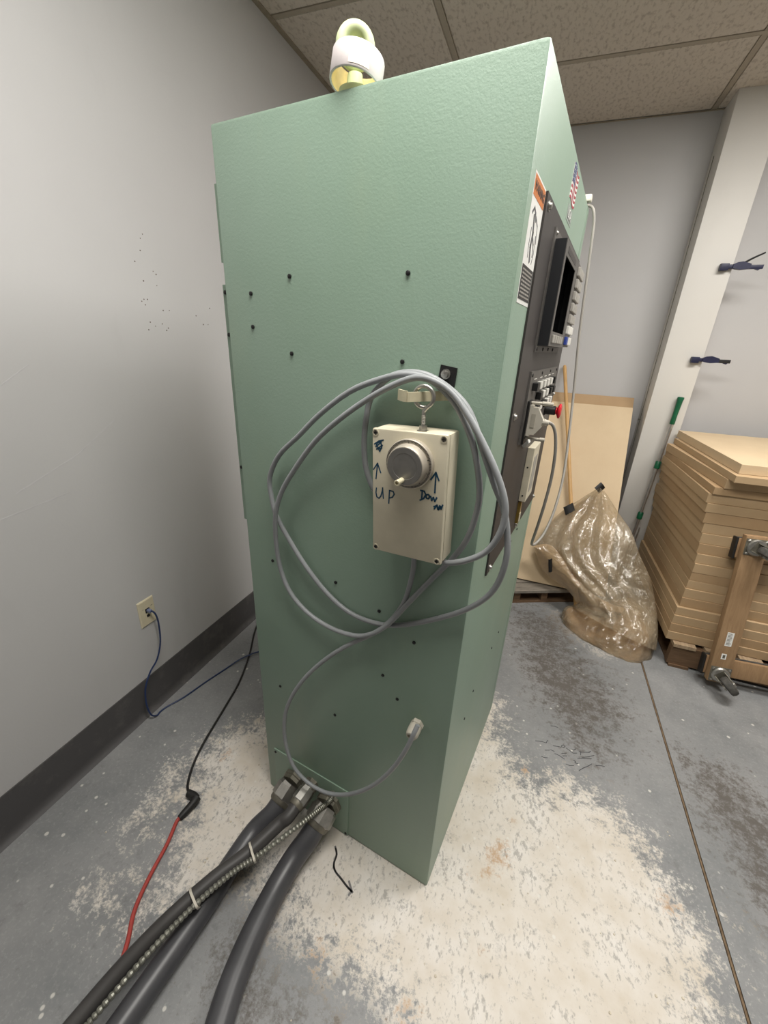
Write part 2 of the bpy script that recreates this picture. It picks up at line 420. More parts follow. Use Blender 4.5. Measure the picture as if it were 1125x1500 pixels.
# pen scribbles and a scuff left on the concrete
SCRIB = [[(0.23,1.374),(0.244,1.378),(0.258,1.381),(0.272,1.381),(0.277,1.396)],[(0.299,1.378),(0.315,1.382),(0.33,1.384)],[(0.332,1.393),(0.341,1.4),(0.345,1.394),(0.339,1.385),(0.332,1.387),(0.332,1.393)],[(0.349,1.388),(0.362,1.381),(0.374,1.374),(0.389,1.38)],[(0.289,1.355),(0.303,1.353)],[(0.305,1.343),(0.322,1.341),(0.341,1.332)],[(0.331,1.355),(0.349,1.363)],[(0.335,1.345),(0.35,1.351)],[(0.255,1.309),(0.264,1.308),(0.277,1.312)],[(0.398,1.391),(0.415,1.395),(0.437,1.403),(0.443,1.411)],[(0.405,1.394),(0.403,1.377)],[(0.369,1.391),(0.378,1.39),(0.386,1.398)],[(0.408,1.368),(0.43,1.379),(0.454,1.396)],[(0.391,1.357),(0.413,1.364),(0.443,1.376)],[(0.375,1.342),(0.382,1.338),(0.379,1.331),(0.391,1.332)],[(0.346,1.311),(0.359,1.311),(0.374,1.317)],[(0.393,1.303),(0.41,1.321),(0.429,1.338),(0.442,1.352)],[(0.457,1.351),(0.473,1.358),(0.489,1.36)],[(0.268,1.344),(0.285,1.351)],[(0.29,1.477),(0.308,1.481),(0.319,1.48)]]
sm = MB()
for s in SCRIB: sm.ribbon(s, .0022, lambda a, b, d: (a, b, d), -.0002, .0005)
sm.build('pen_marks', simple('pen_ink', srgb(52, 54, 60), .8), fl)
sm = MB(); ck = [(-0.365,0.719),(-0.351,0.701),(-0.348,0.676),(-0.335,0.66),(-0.309,0.649),(-0.286,0.639),(-0.265,0.632)]
sm.ribbon([(p.x, p.y) for p in smooth_path([(a, b, 0) for a, b in ck], 4)], .006, lambda a, b, d: (a, b, d), -.0002, .0004)
sm.ribbon([(-.285,.652),(-.268,.634),(-.272,.622)], .006, lambda a, b, d: (a, b, d), -.0002, .0004)
sm.build('paint_scrape', simple('grey_paint_flake', srgb(122, 120, 120), .8), fl)
# loose chips and crumbs of concrete near the worn patch
random.seed(11); cm = MB()
for i in range(90):
    x = random.uniform(-1.1, .7); y = random.uniform(.3, 1.2)
    if -.70 < x < .05 and .70 < y < 1.6: continue
    r = random.uniform(.0015, .004); cm.lathe((x, y, 0), (random.uniform(-.2,.2), random.uniform(-.2,.2), 1), [(0, r), (r*.6, r*.7)], 5, random.random()*6)
tag(cm.build('concrete_crumbs', simple('crumb', srgb(206, 196, 178), .9), fl), kind='stuff')

# walls
def wall(name, a, b, label):
    return structure(name, MB().box(a, b).build(name, M_WALL), label, 'wall')
wl = wall('wall_left', (XL-.12, YF-.12, -.02), (XL, YB+.12, ZC+.1), 'light grey painted wall with the ivory data outlet')
wall('wall_back', (XL, YB, -.02), (XR, YB+.12, ZC+.1), 'light grey painted wall behind the leaning boards')
wall('wall_right', (XR, YF-.12, -.02), (XR+.12, YB+.12, ZC+.1), 'light grey painted wall past the board stack')
wall('wall_front', (XL, YF-.12, -.02), (XR, YF, ZC+.1), 'light grey painted wall facing the cabinet')
WSP = [(1.225,1.797),(1.214,1.783),(1.206,1.747),(1.178,1.711),(1.246,1.692),(1.257,1.684),(1.2,1.657),(1.253,1.649),(1.19,1.6),(1.18,1.593),(1.192,1.583),(1.204,1.601),(1.265,1.571),(1.293,1.573),(1.201,1.529),(1.221,1.517),(1.252,1.526),(1.268,1.505),(1.277,1.513),(1.19,1.504),(1.423,1.564),(1.457,1.534),(1.484,1.535),(1.503,1.597)]
cm = MB()
for y, z in WSP:
    r = random.uniform(.0018, .0032); cm.lathe((XL-.0005, y, z), (1, 0, 0), [(0, r), (.0012, r*.8)], 6, random.random())
tag(cm.build('paint_chips', simple('chip_brown', srgb(96, 84, 74), .8), wl), kind='stuff')
cm = MB()
for s in ([(0.40,1.18),(.62,1.30),(.78,1.40)], [(.66,1.06),(.85,1.13),(1.0,1.22)], [(.5,.99),(.8,1.02)]):
    cm.ribbon(s, .0022, lambda a, b, d: (XL+d, a, b), -.0003, .0004)
cm.build('scuff_lines', simple('scuff_grey', srgb(196, 195, 196), .7), wl)

def base(name, prof_fn, label):
    return tag(prof_fn.build(name, M_BASE, None, True), label, 'baseboard', None, 'structure')
prof = [(0, .164), (.004, .164), (.005, .158), (.005, .03), (.008, .014), (.018, .004), (.026, 0), (0, 0)]
base('baseboard_left', MB().rings([[(XL+d, y, z) for d, z in prof] for y in (YF, YB)]), 'black rubber cove base along the wall with the data outlet')
base('baseboard_back', MB().rings([[(x, YB-d, z) for d, z in prof] for x in (XL+.03, .655)]), 'black rubber cove base behind the leaning boards')
# pillar
pl = tag(MB().cbox((.655, 3.07, 0), (.862, YB, ZC), .004).build('wall_pillar', M_PILLAR, None, True), 'off-white boxed pillar between the leaning boards and the board stack', 'pillar', None, 'structure')
MB().tube([(.652, 3.19, 0.12), (.652, 3.19, .9), (.651, 3.187, 1.0), (.651, 3.192, 1.5), (.651, 3.19, 2.5)], 0.0018, 6, 3).build('thin_wire', M_STEELD, pl)
MB().lathe((.655, 3.19, 1.10), (-1, 0, 0), [(0, .003), (.012, .003), (.013, .007), (.016, .005)], 8).build('nail', M_STEELD, pl)

# ceiling: plenum slab, T-bars, lay-in tiles, lamps
ce = empty('ceiling', (0, 0, ZC)); structure('ceiling', ce, 'suspended ceiling of off-white fissured acoustic tiles', 'ceiling')
MB().box((XL-.12, YF-.12, .10), (XR+.12, YB+.12, .16)).build('deck', M_TBAR, ce)
GX = [XL, -.635, .605, 1.845, XR]; GY = [YB - .62*i for i in range(11)]
LAMPS = [(1, 4), (2, 2)]     # (column, row) of the tiles that are lamps
LAMP_LABEL = ['recessed fluorescent ceiling light above the pendant side of the green cabinet', 'recessed fluorescent ceiling light above the open floor before the board stack']
bar = MB()
for x in GX[1:-1]: bar.box((x-.012, YF, -.001), (x+.012, YB, .004)).box((x-.002, YF, .004), (x+.002, YB, .035))
for y in GY[1:]: bar.box((XL, y-.012, -.0015), (XR, y+.012, .0035)).box((XL, y-.002, .0035), (XR, y+.002, .03))
bar.build('grid_bars', M_TBAR, ce)
wa = MB()
wa.box((XL, YF, -.006), (XL+.022, YB, -.001)).box((XL, YB-.012, -.004), (XR, YB, -.001))
wa.build('wall_angle', simple('dark_bronze_angle', srgb(150, 140, 122), .6), ce)
tcache = {}
for ci in range(4):
    for ri in range(10):
        x0, x1 = GX[ci], GX[ci+1]; y1, y0 = GY[ri], GY[ri+1]
        if (ci, ri) in LAMPS: continue
        if ci == 2 and ri == 0: pass
        key = round(x1-x0, 3)
        if key not in tcache:
            hx, hy = (x1-x0)/2-.006, .31-.006
            tcache[key] = MB().rings([[(-hx, -hy, .020), (hx, -hy, .020), (hx, hy, .020), (-hx, hy, .020)], [(-hx, -hy, .006), (hx, -hy, .006), (hx, hy, .006), (-hx, hy, .006)],
               [(-hx+.009, -hy+.009, .006), (hx-.009, -hy+.009, .006), (hx-.009, hy-.009, .006), (-hx+.009, hy-.009, .006)],
               [(-hx+.012, -hy+.012, -.0005), (hx-.012, -hy+.012, -.0005), (hx-.012, hy-.012, -.0005), (-hx+.012, hy-.012, -.0005)]]).build('ceiling_tile', M_TILE, ce)
            o = tcache[key]
        else: o = dup(tcache[key], ce)
        o.location = ((x0+x1)/2, (y0+y1)/2, 0)
for i, (ci, ri) in enumerate(LAMPS):
    x0, x1 = GX[ci], GX[ci+1]; y1, y0 = GY[ri], GY[ri+1]; cx, cy = (x0+x1)/2, (y0+y1)/2; hx = min(.6, (x1-x0)/2-.02); hy = .29
    where = ('over_cabinet', 'over_boards')[i]
    t = empty('ceiling_light_%s_offscreen' % where, (cx, cy, ZC)); tag(t, LAMP_LABEL[i], 'ceiling light', 'recessed ceiling lights')
    f = MB(); f.box((-hx, -hy, -.004), (hx, -hy+.02, .05)).box((-hx, hy-.02, -.004), (hx, hy, .05)).box((-hx, -hy+.02, -.004), (-hx+.02, hy-.02, .05)).box((hx-.02, -hy+.02, -.004), (hx, hy-.02, .05))
    f.build('frame', M_LABELW, t); MB().box((-hx+.02, -hy+.02, .0), (hx-.02, hy-.02, .01)).build('diffuser_%s_offscreen' % where, M_DIFF, t)
    ld = bpy.data.lights.new('ceiling_lamp_%s_offscreen' % where, 'AREA'); ld.shape = 'RECTANGLE'; ld.size = 2*hx-.05; ld.size_y = 2*hy-.05; ld.energy = LIGHT_W; ld.color = LIGHT_COL
    lo = bpy.data.objects.new('ceiling_lamp_%s_offscreen' % where, ld); COL.objects.link(lo); lo.parent = t; lo.location = (0, 0, -.006)

# ------------------------------------------------------------------ green control cabinet
# local frame: x to the right along the side that carries the pendant, y into the room, origin at the near bottom corner
CP = (-.064, .726, 0); CYAW = math.atan2(-.135207, .990817)
CW, CD, CH = .613, .765, 1.866
cab = empty('control_cabinet', CP, (0, 0, CYAW))
tag(cab, 'tall green enamelled control cabinet with a black operator panel', 'cabinet')
CM = Matrix.Translation(CP) @ Matrix.Rotation(CYAW, 4, 'Z')
def cw(p): return CM @ Vector(p)
MB().cbox((-CW, 0, .0), (0, .712, CH), .006).build('body', M_GREEN, cab, True)
MB().cbox((-CW, .714, .0), (0, CD, CH), .005).build('door_flange', M_GREEN2, cab, True)
sc0 = MB().lathe((0, 0, 0), (0, -1, 0), [(-.004, .0042), (.0022, .0042), (.003, .003)], 10).build('screw', M_SCREWBLK, cab, True)
SCREWS = [(.434,1.61),(.538,1.581),(.539,1.518),(.436,1.47),(.18,1.609),(.181,1.469),(.528,.953),(.327,.954),(.204,.917),(.11,.866),(.185,.731),(.532,.513),(.141,.675),(.33,.511)]
for i, (u, z) in enumerate(SCREWS):
    o = sc0 if i == 0 else dup(sc0, cab); o.location = (-u, 0, z)
MB().box((-CW+.004, .02, CH-.0002), (-.004, CD-.01, CH+.0012)).build('roof_sheet', M_GREEN2, cab)
# cover plate at the foot of the side
cp = MB().cbox((-.577, -.0035, .002), (-.279, .004, .216), .0008).build('cover_plate', M_GREEN, cab)
for u, z in ((.571, .203), (.287, .011), (.571, .011)):
    o = dup(sc0, cp, location=(-u, -.003, z))
# cable gland
gl = MB().lathe((-.081, 0, .628), (0, -1, -.05), [(0, .0165), (.010, .0165), (.010, .0145), (.014, .0145)], 6).build('cable_gland', M_CONNG, cab)
MB().lathe((-.081, -.012, .6275), (0, -1, -.12), [(0, .0155), (.004, .016), (.022, .0155), (.029, .0125), (.030, .009), (.026, .0085)], 18).build('dome_nut', M_CONNG, gl, 35)
# hook: blackened washer plate, zinc screw and a bent flat strap
hk = empty('hook', (-.096, 0, 1.437)); hk.parent = cab
pm = MB(); a = math.radians(8)
pm.prism([(-.016*math.cos(a)-.016*math.sin(a)*0, -.014), (.016, -.018), (.018, .014), (-.012, .018)], lambda x, z, d: (x+.002, d, z+.014), -.003, .001)
pm.build('washer_plate', M_SCREWBLK, hk)
MB().lathe((.001, -.003, .017), (0, -1, 0), [(0, .0085), (.003, .0085), (.003, .0065), (.008, .006), (.009, .004)], 12).build('hook_screw', M_STEEL, hk, 35)
def strip(pts, z0, z1, th):
    R = []
    for i, (x, y) in enumerate(pts):
        a_ = Vector(pts[max(i-1, 0)]); b_ = Vector(pts[min(i+1, len(pts)-1)]); t_ = (b_-a_).normalized(); q = Vector((-t_.y, t_.x))*th/2
        R.append([(x-q.x, y-q.y, z0), (x+q.x, y+q.y, z0), (x+q.x, y+q.y, z1), (x-q.x, y-q.y, z1)])
    return MB().rings(R)
strip([(.026, -.003), (.012, -.004), (.006, -.010), (-.032, -.076), (-.035, -.079)], -.0265, -.0105, .003).build('strap', M_CREAM, hk)
strip([(-.035, -.079), (-.039, -.080), (-.058, -.064)], -.0265, -.0085, .003).build('strap_tip', M_CREAM, hk)
# lifting eye on the roof
ey = MB().torus((-.312, .034, CH+.064), (.6, -.8, .05), .022, .0095, 28, 12); ey.lathe((-.312, .034, CH), (0, 0, 1), [(0, .026), (.010, .026), (.014, .014), (.030, .012)], 20)
ey.build('lifting_eye', M_EYE, cab, 60)
# folded plates on the rear side
bp = MB().box((-CW-.019, .012, 1.045), (-CW, .11, 1.600)).build('rear_cover', M_GREEN2, cab)
for z in (1.585, 1.50, 1.19): dup(sc0, bp, location=(-CW-.012, .012, z))
MB().box((-CW-.007, .004, 1.64), (-CW, .10, 1.775)).build('rear_strip', M_GREEN2, cab)
MB().box((-CW-.021, .02, 1.42), (-CW-.019, .05, 1.45)).build('rear_latch', M_STEELD, cab)
# lower front screws
scf = MB().lathe((0, 0, 0), (1, 0, 0), [(-.004, .0036), (.0015, .0036), (.002, .0025)], 8).build('screw', M_SCREWBLK, cab)
for i, (v, z) in enumerate([(.519,.584),(.426,.583),(.221,.579),(.157,.533),(.501,.988),(.421,.979)]):
    (scf if i == 0 else dup(scf, cab)).location = (0, v, z)

# ---- operator panel on the front (x = 0, facing +x): F(v, z, off) -> local
def F(v, z, d): return (d, v, z)
def fbox(m, v0, v1, z0, z1, d0, d1): return m.box((d0, v0, z0), (d1, v1, z1))
pn = MB(); fbox(pn, .120, .735, 1.018, 1.737, 0, .004); pn = pn.build('operator_panel', M_PANELBLK, cab)
wsh = MB().lathe((0, 0, 0), (1, 0, 0), [(0, .008), (.0012, .008), (.0012, .0055), (.0045, .0048), (.0055, .003)], 12).build('panel_screw', M_STEEL, pn, 35)
for i, (v, z) in enumerate([(.143,1.722),(.144,1.030),(.722,1.030),(.145,1.374),(.722,1.722),(.722,1.374),(.43,1.030)]):
    (wsh if i == 0 else dup(wsh, pn)).location = (.004, v, z)
# monitor with hood
mt = MB(); fbox(mt, .236, .63, 1.495, 1.713, .004, .007); mt = mt.build('monitor', M_BEZELG, cab)
for v in (.25, .33, .41, .49): 
    o = dup(scf, mt, location=(.007, v, 1.5015)); 
for v in (.252, .50): dup(wsh, mt, location=(.007, v, 1.706), scale=(.6, .6, .6))
hd = MB(); fbox(hd, .250, .256, 1.508, 1.697, .007, .0275); fbox(hd, .256, .500, 1.690, 1.697, .007, .0275); fbox(hd, .256, .500, 1.508, 1.511, .007, .0275); fbox(hd, .494, .500, 1.511, 1.69, .007, .0275)
hd.build('hood', M_HOODBLK, mt)
bz = MB(); fbox(bz, .250, .268, 1.508, 1.697, .0277, .029); fbox(bz, .268, .500, 1.672, 1.697, .0277, .029); fbox(bz, .455, .500, 1.508, 1.672, .0277, .029); fbox(bz, .268, .455, 1.508, 1.5365, .0277, .029)
bz.build('bezel', M_BEZELG, mt)
bl = MB(); fbox(bl, .285, .44, 1.679, 1.690, .029, .0294); bl.build('title_strip', M_PANELBLK, mt)
s = MB(); fbox(s, .256, .494, 1.511, 1.69, .008, .010); s.build('screen', M_SCREEN, mt)
sk = MB().cbox((.029, -.0115, -.008), (.0325, .0115, .008), .0015).build('soft_key', M_KEYG, mt)
for i in range(5): (sk if i == 0 else dup(sk, mt)).location = (0, .288+.035*i, 1.5225)
kp = MB(); fbox(kp, .500, .625, 1.510, 1.697, .007, .0285); kp = kp.build('keypad', M_BEZELG, cab)
protos = {}
for r in range(7):
    for c2 in range(3):
        km = M_KEYBLUE if (r == 0 and c2 == 0) else M_KEYW if r <= 1 else M_KEYG
        if km.name in protos: o = dup(protos[km.name], kp)
        else: o = protos[km.name] = MB().cbox((.0285, -.0165, -.0095), (.035, .0165, .0095), .0015).build('key', km, kp)
        o.location = (0, .522+.039*c2, 1.524+.0258*r)
# control board below the monitor
cb = MB(); fbox(cb, .238, .662, 1.300, 1.457, .004, .008); cb = cb.build('control_board', M_BEZELG, cab)
for v in (.250, .38, .52, .648): dup(scf, cb, location=(.008, v, 1.449))
for v0 in (.28, .36, .43, .50, .57): fbox(MB(), v0, v0+.035, 1.4385, 1.4405, .008, .0083).build('legend', M_KEYW, cb)
kw = MB().cbox((.008, -.015, -.0085), (.018, .015, .0085), .0015)
kwo = kw.build('push_button', M_KEYW, cb); kbo = MB().cbox((.008, -.015, -.0085), (.020, .015, .0085), .0015).build('push_button', M_KEYB, cb)
fw_, fb_ = True, True
for z, row in ((1.424, 'BWWWWB'), (1.399, 'KBWWBB'), (1.371, 'WBWBWW')):
    for i, ch_ in enumerate(row):
        v = .285 + i*.058 + (0.015 if z == 1.399 else 0)
        if ch_ == 'K': continue
        if ch_ == 'W': o = kwo if fw_ else dup(kwo, cb); fw_ = False
        else: o = kbo if fb_ else dup(kbo, cb); fb_ = False
        o.location = (0, v, z)
es = MB().lathe((.008, .56, 1.343), (1, 0, 0), [(0, .015), (.003, .015), (.003, .0125), (.028, .0125), (.030, .010)], 20).build('emergency_stop', M_KEYB, cab, 35)
MB().lathe((.038, .56, 1.343), (1, 0, 0), [(-.004, .0095), (.002, .0095), (.004, .013), (.007, .0195), (.010, .0205), (.0125, .0185), (.014, .012)], 24).build('mushroom_button', M_RED, es, 45)
# serial connector
cn = MB(); fbox(cn, .248, .292, 1.300, 1.395, .0082, .013); cn = cn.build('serial_port', M_KEYB, cab)
h = MB(); ys = (.2615, .2785)
h.prism([(.013,1.318),(.020,1.318),(.020,1.322),(.030,1.322),(.043,1.340),(.043,1.360),(.030,1.382),(.020,1.382),(.020,1.386),(.013,1.386)], lambda x, z, y: (x, y, z), *ys)
h.build('plug_hood', M_CONNG, cn)
MB().box((.019, .2605, 1.338), (.028, .2795, 1.368)).build('plug_label', simple('plug_label_grey', srgb(170, 164, 150), .5), cn)
rg = MB()
for i in range(4): rg.lathe((.043+.0035*i, .27, 1.351), (1, .05, -.1), [(0, .0085-.0007*i), (.0022, .0085-.0007*i), (.0022, .006), (.0035, .006)], 12)
rg.build('strain_relief', M_CONNG, cn)
th = MB().lathe((.013, .27, 1.3125), (1, 0, 0), [(0, .003), (.03, .003), (.031, .0045), (.042, .0045)], 10).build('thumb_screw', M_CONNG, cn)
MB().lathe((.013, .27, 1.3765+.0145), (1, 0, 0), [(0, .003), (.022, .003), (.023, .005), (.046, .0042)], 10).build('thumb_screw', M_CONNG, cn)
MB().prism([(.004, 1.288), (.008, 1.282), (.019, 1.295), (.015, 1.304)], lambda x, z, y: (x, y, z), .295, .318).build('white_tag', M_LABELW, cn)
# beige switch box and a brass key under it
sb = MB().cbox((.004, .400, 1.113), (.0215, .500, 1.263), .0015).build('switch_box', M_BEIGE, cab)
fbox(MB(), .425, .475, 1.135, 1.235, .0215, .0222).build('switch_box_label', M_KEYG, sb)
for z in (1.13, 1.21): MB().lathe((.012, .400, z), (0, -1, 0), [(0, .0025), (.0006, .0025)], 8).build('box_screw', M_SCREWBLK, sb)
bk = MB().box((.004, .405, 1.045), (.012, .425, 1.108)).build('brass_latch', M_BRASS, cab)
MB().box((.012, .407, 1.050), (.0135, .423, 1.075)).build('latch_plate', M_BEIGE, bk)
# warning label
lb = fbox(MB(), .024, .118, 1.568, 1.737, 0, .0005).build('warning_label', M_LABELW, cab)
fbox(MB(), .027, .115, 1.709, 1.734, .0005, .0008).build('label_header', M_ORANGE, lb)
fbox(MB(), .027, .115, 1.574, 1.622, .0005, .0008).build('label_text_block', M_LABELB, lb)
def text(body, size, mat, parent, v, z, d, bold=False, sx=1.0):
    cu = bpy.data.curves.new('lettering', 'FONT'); cu.body = body; cu.size = size; cu.align_x = 'CENTER'; cu.align_y = 'CENTER'; cu.extrude = .0001
    if bold: cu.offset = size*.02
    o = bpy.data.objects.new('tmp', cu); COL.objects.link(o); dg = bpy.context.evaluated_depsgraph_get(); dg.update()
    me = bpy.data.meshes.new_from_object(o.evaluated_get(dg)); bpy.data.objects.remove(o)
    me.materials.clear(); t = link('lettering', me, mat, parent); t.location = (d, v, z); t.rotation_euler = (PI/2, 0, PI/2); t.scale = (sx, 1, 1); return t
text('WARNING', .0165, M_LABELB, lb, .071, 1.7215, .001, True)
pg = MB(); D = lambda a, b, d: (d, a, b)
pg.ribbon([(.040,1.690),(.052,1.698),(.066,1.693),(.072,1.685)], .004, D, .0005, .0008)
pg.ribbon([(.072,1.690),(.092,1.682),(.098,1.66)], .003, D, .0005, .0008)
pg.ribbon([(.058,1.688),(.066,1.668),(.062,1.650),(.070,1.632)], .009, D, .0005, .0008)
pg.ribbon([(.066,1.665),(.082,1.655),(.086,1.640)], .004, D, .0005, .0008)
pg.ribbon([(.050,1.672),(.048,1.650),(.052,1.634)], .0025, D, .0005, .0008)
pg.ribbon([(.090,1.668),(.094,1.645),(.088,1.630)], .0025, D, .0005, .0008)
pg.build('pictogram', simple('pictogram_grey', srgb(92, 92, 94), .6), lb)
tl = MB(); random.seed(5)
for i in range(8):
    z = 1.6165 - i*.0053; v = .033
    while v < .104:
        l = random.uniform(.006, .015); fbox(tl, v, min(v+l, .108), z-.0016, z+.0008, .0008, .001); v += l + .0025
tl.build('small_print', M_KEYG, lb)
# flag sticker with letters under it
fg = MB(); 
def wav(v): return .0035*math.sin((v-.365)*75)
def band(m, v0, v1, z0, z1, d0, d1, n=10):
    R = []
    for i in range(n+1):
        v = v0+(v1-v0)*i/n; w_ = wav(v); R.append([(d0, v, z0+w_), (d1, v, z0+w_), (d1, v, z1+w_), (d0, v, z1+w_)])
    return m.rings(R)
fo = band(MB(), .365, .455, 1.792, 1.850, 0, .0005).build('flag_sticker', M_LABELW, cab)
sh = .058/13
for i in range(0, 13, 2): band(MB(), .365, .455, 1.850-sh*(i+1), 1.850-sh*i, .0005, .0008).build('red_stripe', M_FLAGR, fo)
band(MB(), .365, .405, 1.850-sh*7, 1.850, .0008, .0011).build('blue_canton', M_FLAGB, fo)
st = MB()
for i in range(5):
    for j in range(4): v = .369+.008*i+(.004 if j % 2 else 0)-.0005; z = 1.8455-j*.0068+wav(v); fbox(st, v-.0009, v+.0009, z-.0009, z+.0009, .0011, .0013)
st.build('stars', M_LABELW, fo)
le = fbox(MB(), .372, .45, 1.757, 1.785, 0, .0005).build('sticker_letters', simple('sticker_grey', srgb(150, 160, 152), .5), cab)
text('USA', .027, M_LABELB, le, .411, 1.771, .0008, True, 1.15); text('USA', .026, M_LABELW, le, .411, 1.7715, .0010, False, 1.1)

# cable from the plug up to the roof
SER = [(0.050,0.270,1.351),(0.060,0.275,1.350),(0.068,0.280,1.341),(0.075,0.285,1.320),(0.081,0.290,1.281),(0.083,0.300,1.221),(0.079,0.310,1.147),(0.071,0.330,1.072),(0.064,0.360,1.022),(0.064,0.380,1.004),(0.071,0.410,0.999),(0.084,0.450,1.020),(0.094,0.500,1.078),(0.094,0.560,1.166),(0.081,0.620,1.275),(0.065,0.670,1.397),(0.046,0.700,1.546),(0.035,0.720,1.671),(0.026,0.735,1.774),(0.020,0.745,1.832),(0.009,0.750,1.866),(-0.010,0.752,1.874),(-.03,.75,1.871)]
tag(MB().tube([cw(p) for p in SER], .0036, 10, 4).build('serial_cable', M_CABLED, None, True), 'thin grey data cable hanging in a loop from the plug on the black panel', 'cable')
tag(MB().cbox((-.02, -.012, 0), (.012, .012, .016), .004).build('cable_clip', M_WHITEC), 'small white cable clip on the far roof edge of the green cabinet', 'cable clip')
bpy.data.objects['cable_clip'].location = cw((-.004, .70, CH+.0012)); bpy.data.objects['cable_clip'].rotation_euler = (0, 0, CYAW)

# dusty pipe offcut round the lifting eye
pr = empty('pipe_offcut', cw((-.308, .028, CH+.0135)), (math.radians(-11), math.radians(4), CYAW)); tag(pr, 'short dusty white pipe offcut on top of the green cabinet', 'pipe')
MB().lathe((0, 0, 0), (0, 0, 1), [(0, .0385), (0, .0415), (.001, .042), (.034, .042), (.035, .0415), (.035, .0385)], 40, 0, False, False).build('outer_wall', M_PVC, pr, 35)
MB().lathe((0, 0, 0), (0, 0, 1), [(0, .0385), (.035, .0385)], 40, 0, False, False).build('inner_wall', M_PVCIN, pr, True, False)
rp = MB()
R = []
for i in range(13):
    a = math.radians(-75 + 45*i/12); R.append([(.0424*math.cos(a), .0424*math.sin(a), z) for z in (.003, .032)])
rp.rings(R, False, False, False); rp.build('paper_strip', simple('old_tape', srgb(226, 212, 196), .5, 0, .1, 60), pr, True)

# ------------------------------------------------------------------ hand-wheel pendant hanging on the hook
PT = math.radians(-2.5)
pe = empty('handwheel_pendant', cw((-.1205, -.0145, 1.242)), (0, PT, CYAW)); tag(pe, 'grey-beige handwheel pendant hanging on the green cabinet, marked UP and Down', 'pendant')
pw, ph = .0715, .12
MB().cbox((-pw, -.046, -ph), (pw, 0, ph), .006).build('enclosure', M_ENCLB, pe, True)
MB().box((-pw+.002, -.048, -ph+.002), (pw-.002, -.046, ph-.002)).build('gasket', M_STEELD, pe)
MB().cbox((-pw, -.061, -ph), (pw, -.048, ph), .004).build('lid', M_ENCL, pe, True)
s0 = MB().lathe((0, -.061, 0), (0, -1, 0), [(0, .0062), (.0008, .0062), (.0008, .0046), (-.001, .0042)], 14).build('lid_screw', M_ENCLB, pe)
scross = MB().box((-.0036, -.0619, -.0008), (.0036, -.0608, .0008)).box((-.0008, -.0619, -.0036), (.0008, -.0608, .0036)).build('screw_cross', M_SCREWBLK, s0); 
dk = MB().lathe((0, -.0606, 0), (0, -1, 0), [(0, .0042), (.0009, .0042)], 12).build('screw_head', M_STEELD, s0)
for i, (x, z) in enumerate([(-.0642,.1125),(.0642,.1125),(-.0642,-.1125),(.0642,-.1125)]):
    if i == 0: o = s0
    else:
        o = dup(s0, pe)
        for c2 in (scross, dk): dup(c2, o)
    o.location = (x, 0, z)
# dial
kz = .066; kx = .007
di = MB().lathe((kx, -.061, kz), (0, -1, 0), [(0, .043), (.008, .044), (.0115, .0436), (.0125, .0425)], 56).build('dial', M_KNOB, pe, 30)
tk = MB()
for i in range(100):
    a = 2*PI*i/100; c_, s_ = math.sin(a), math.cos(a); l = .0365 if i % 10 == 0 else .0385
    q = Vector((s_, 0, -c_))*.0006; y0 = -.0737
    p0 = Vector((kx+c_*l, y0-.0002, kz+s_*l)); p1 = Vector((kx+c_*.0422, y0-.0002, kz+s_*.0422))
    tk.add([p0-q, p0+q, p1+q, p1-q], [(0,1,2,3)])
tag(tk.build('graduations', M_KEYB, di, False, False), kind='stuff')
MB().lathe((kx, -.0735, kz), (0, -1, 0), [(0, .0365), (.003, .0355), (.013, .0345), (.0155, .033), (.0155, .032)], 48).build('hand_wheel', M_KNOB, di, 30)
MB().lathe((kx, -.089, kz), (0, -1, 0), [(0, .0322), (.0008, .032), (.0008, .023), (.0004, .0225), (.0006, .001)], 40).build('wheel_face', M_KNOBF, di, 25)
hp = MB().lathe((kx-.004, -.089, kz-.0245), (0, -1, 0), [(0, .0052), (.003, .0046), (.016, .0050), (.019, .0054), (.020, .0046), (.020, .003), (.016, .0026)], 18).build('crank_peg', M_CREAM, di, 35)
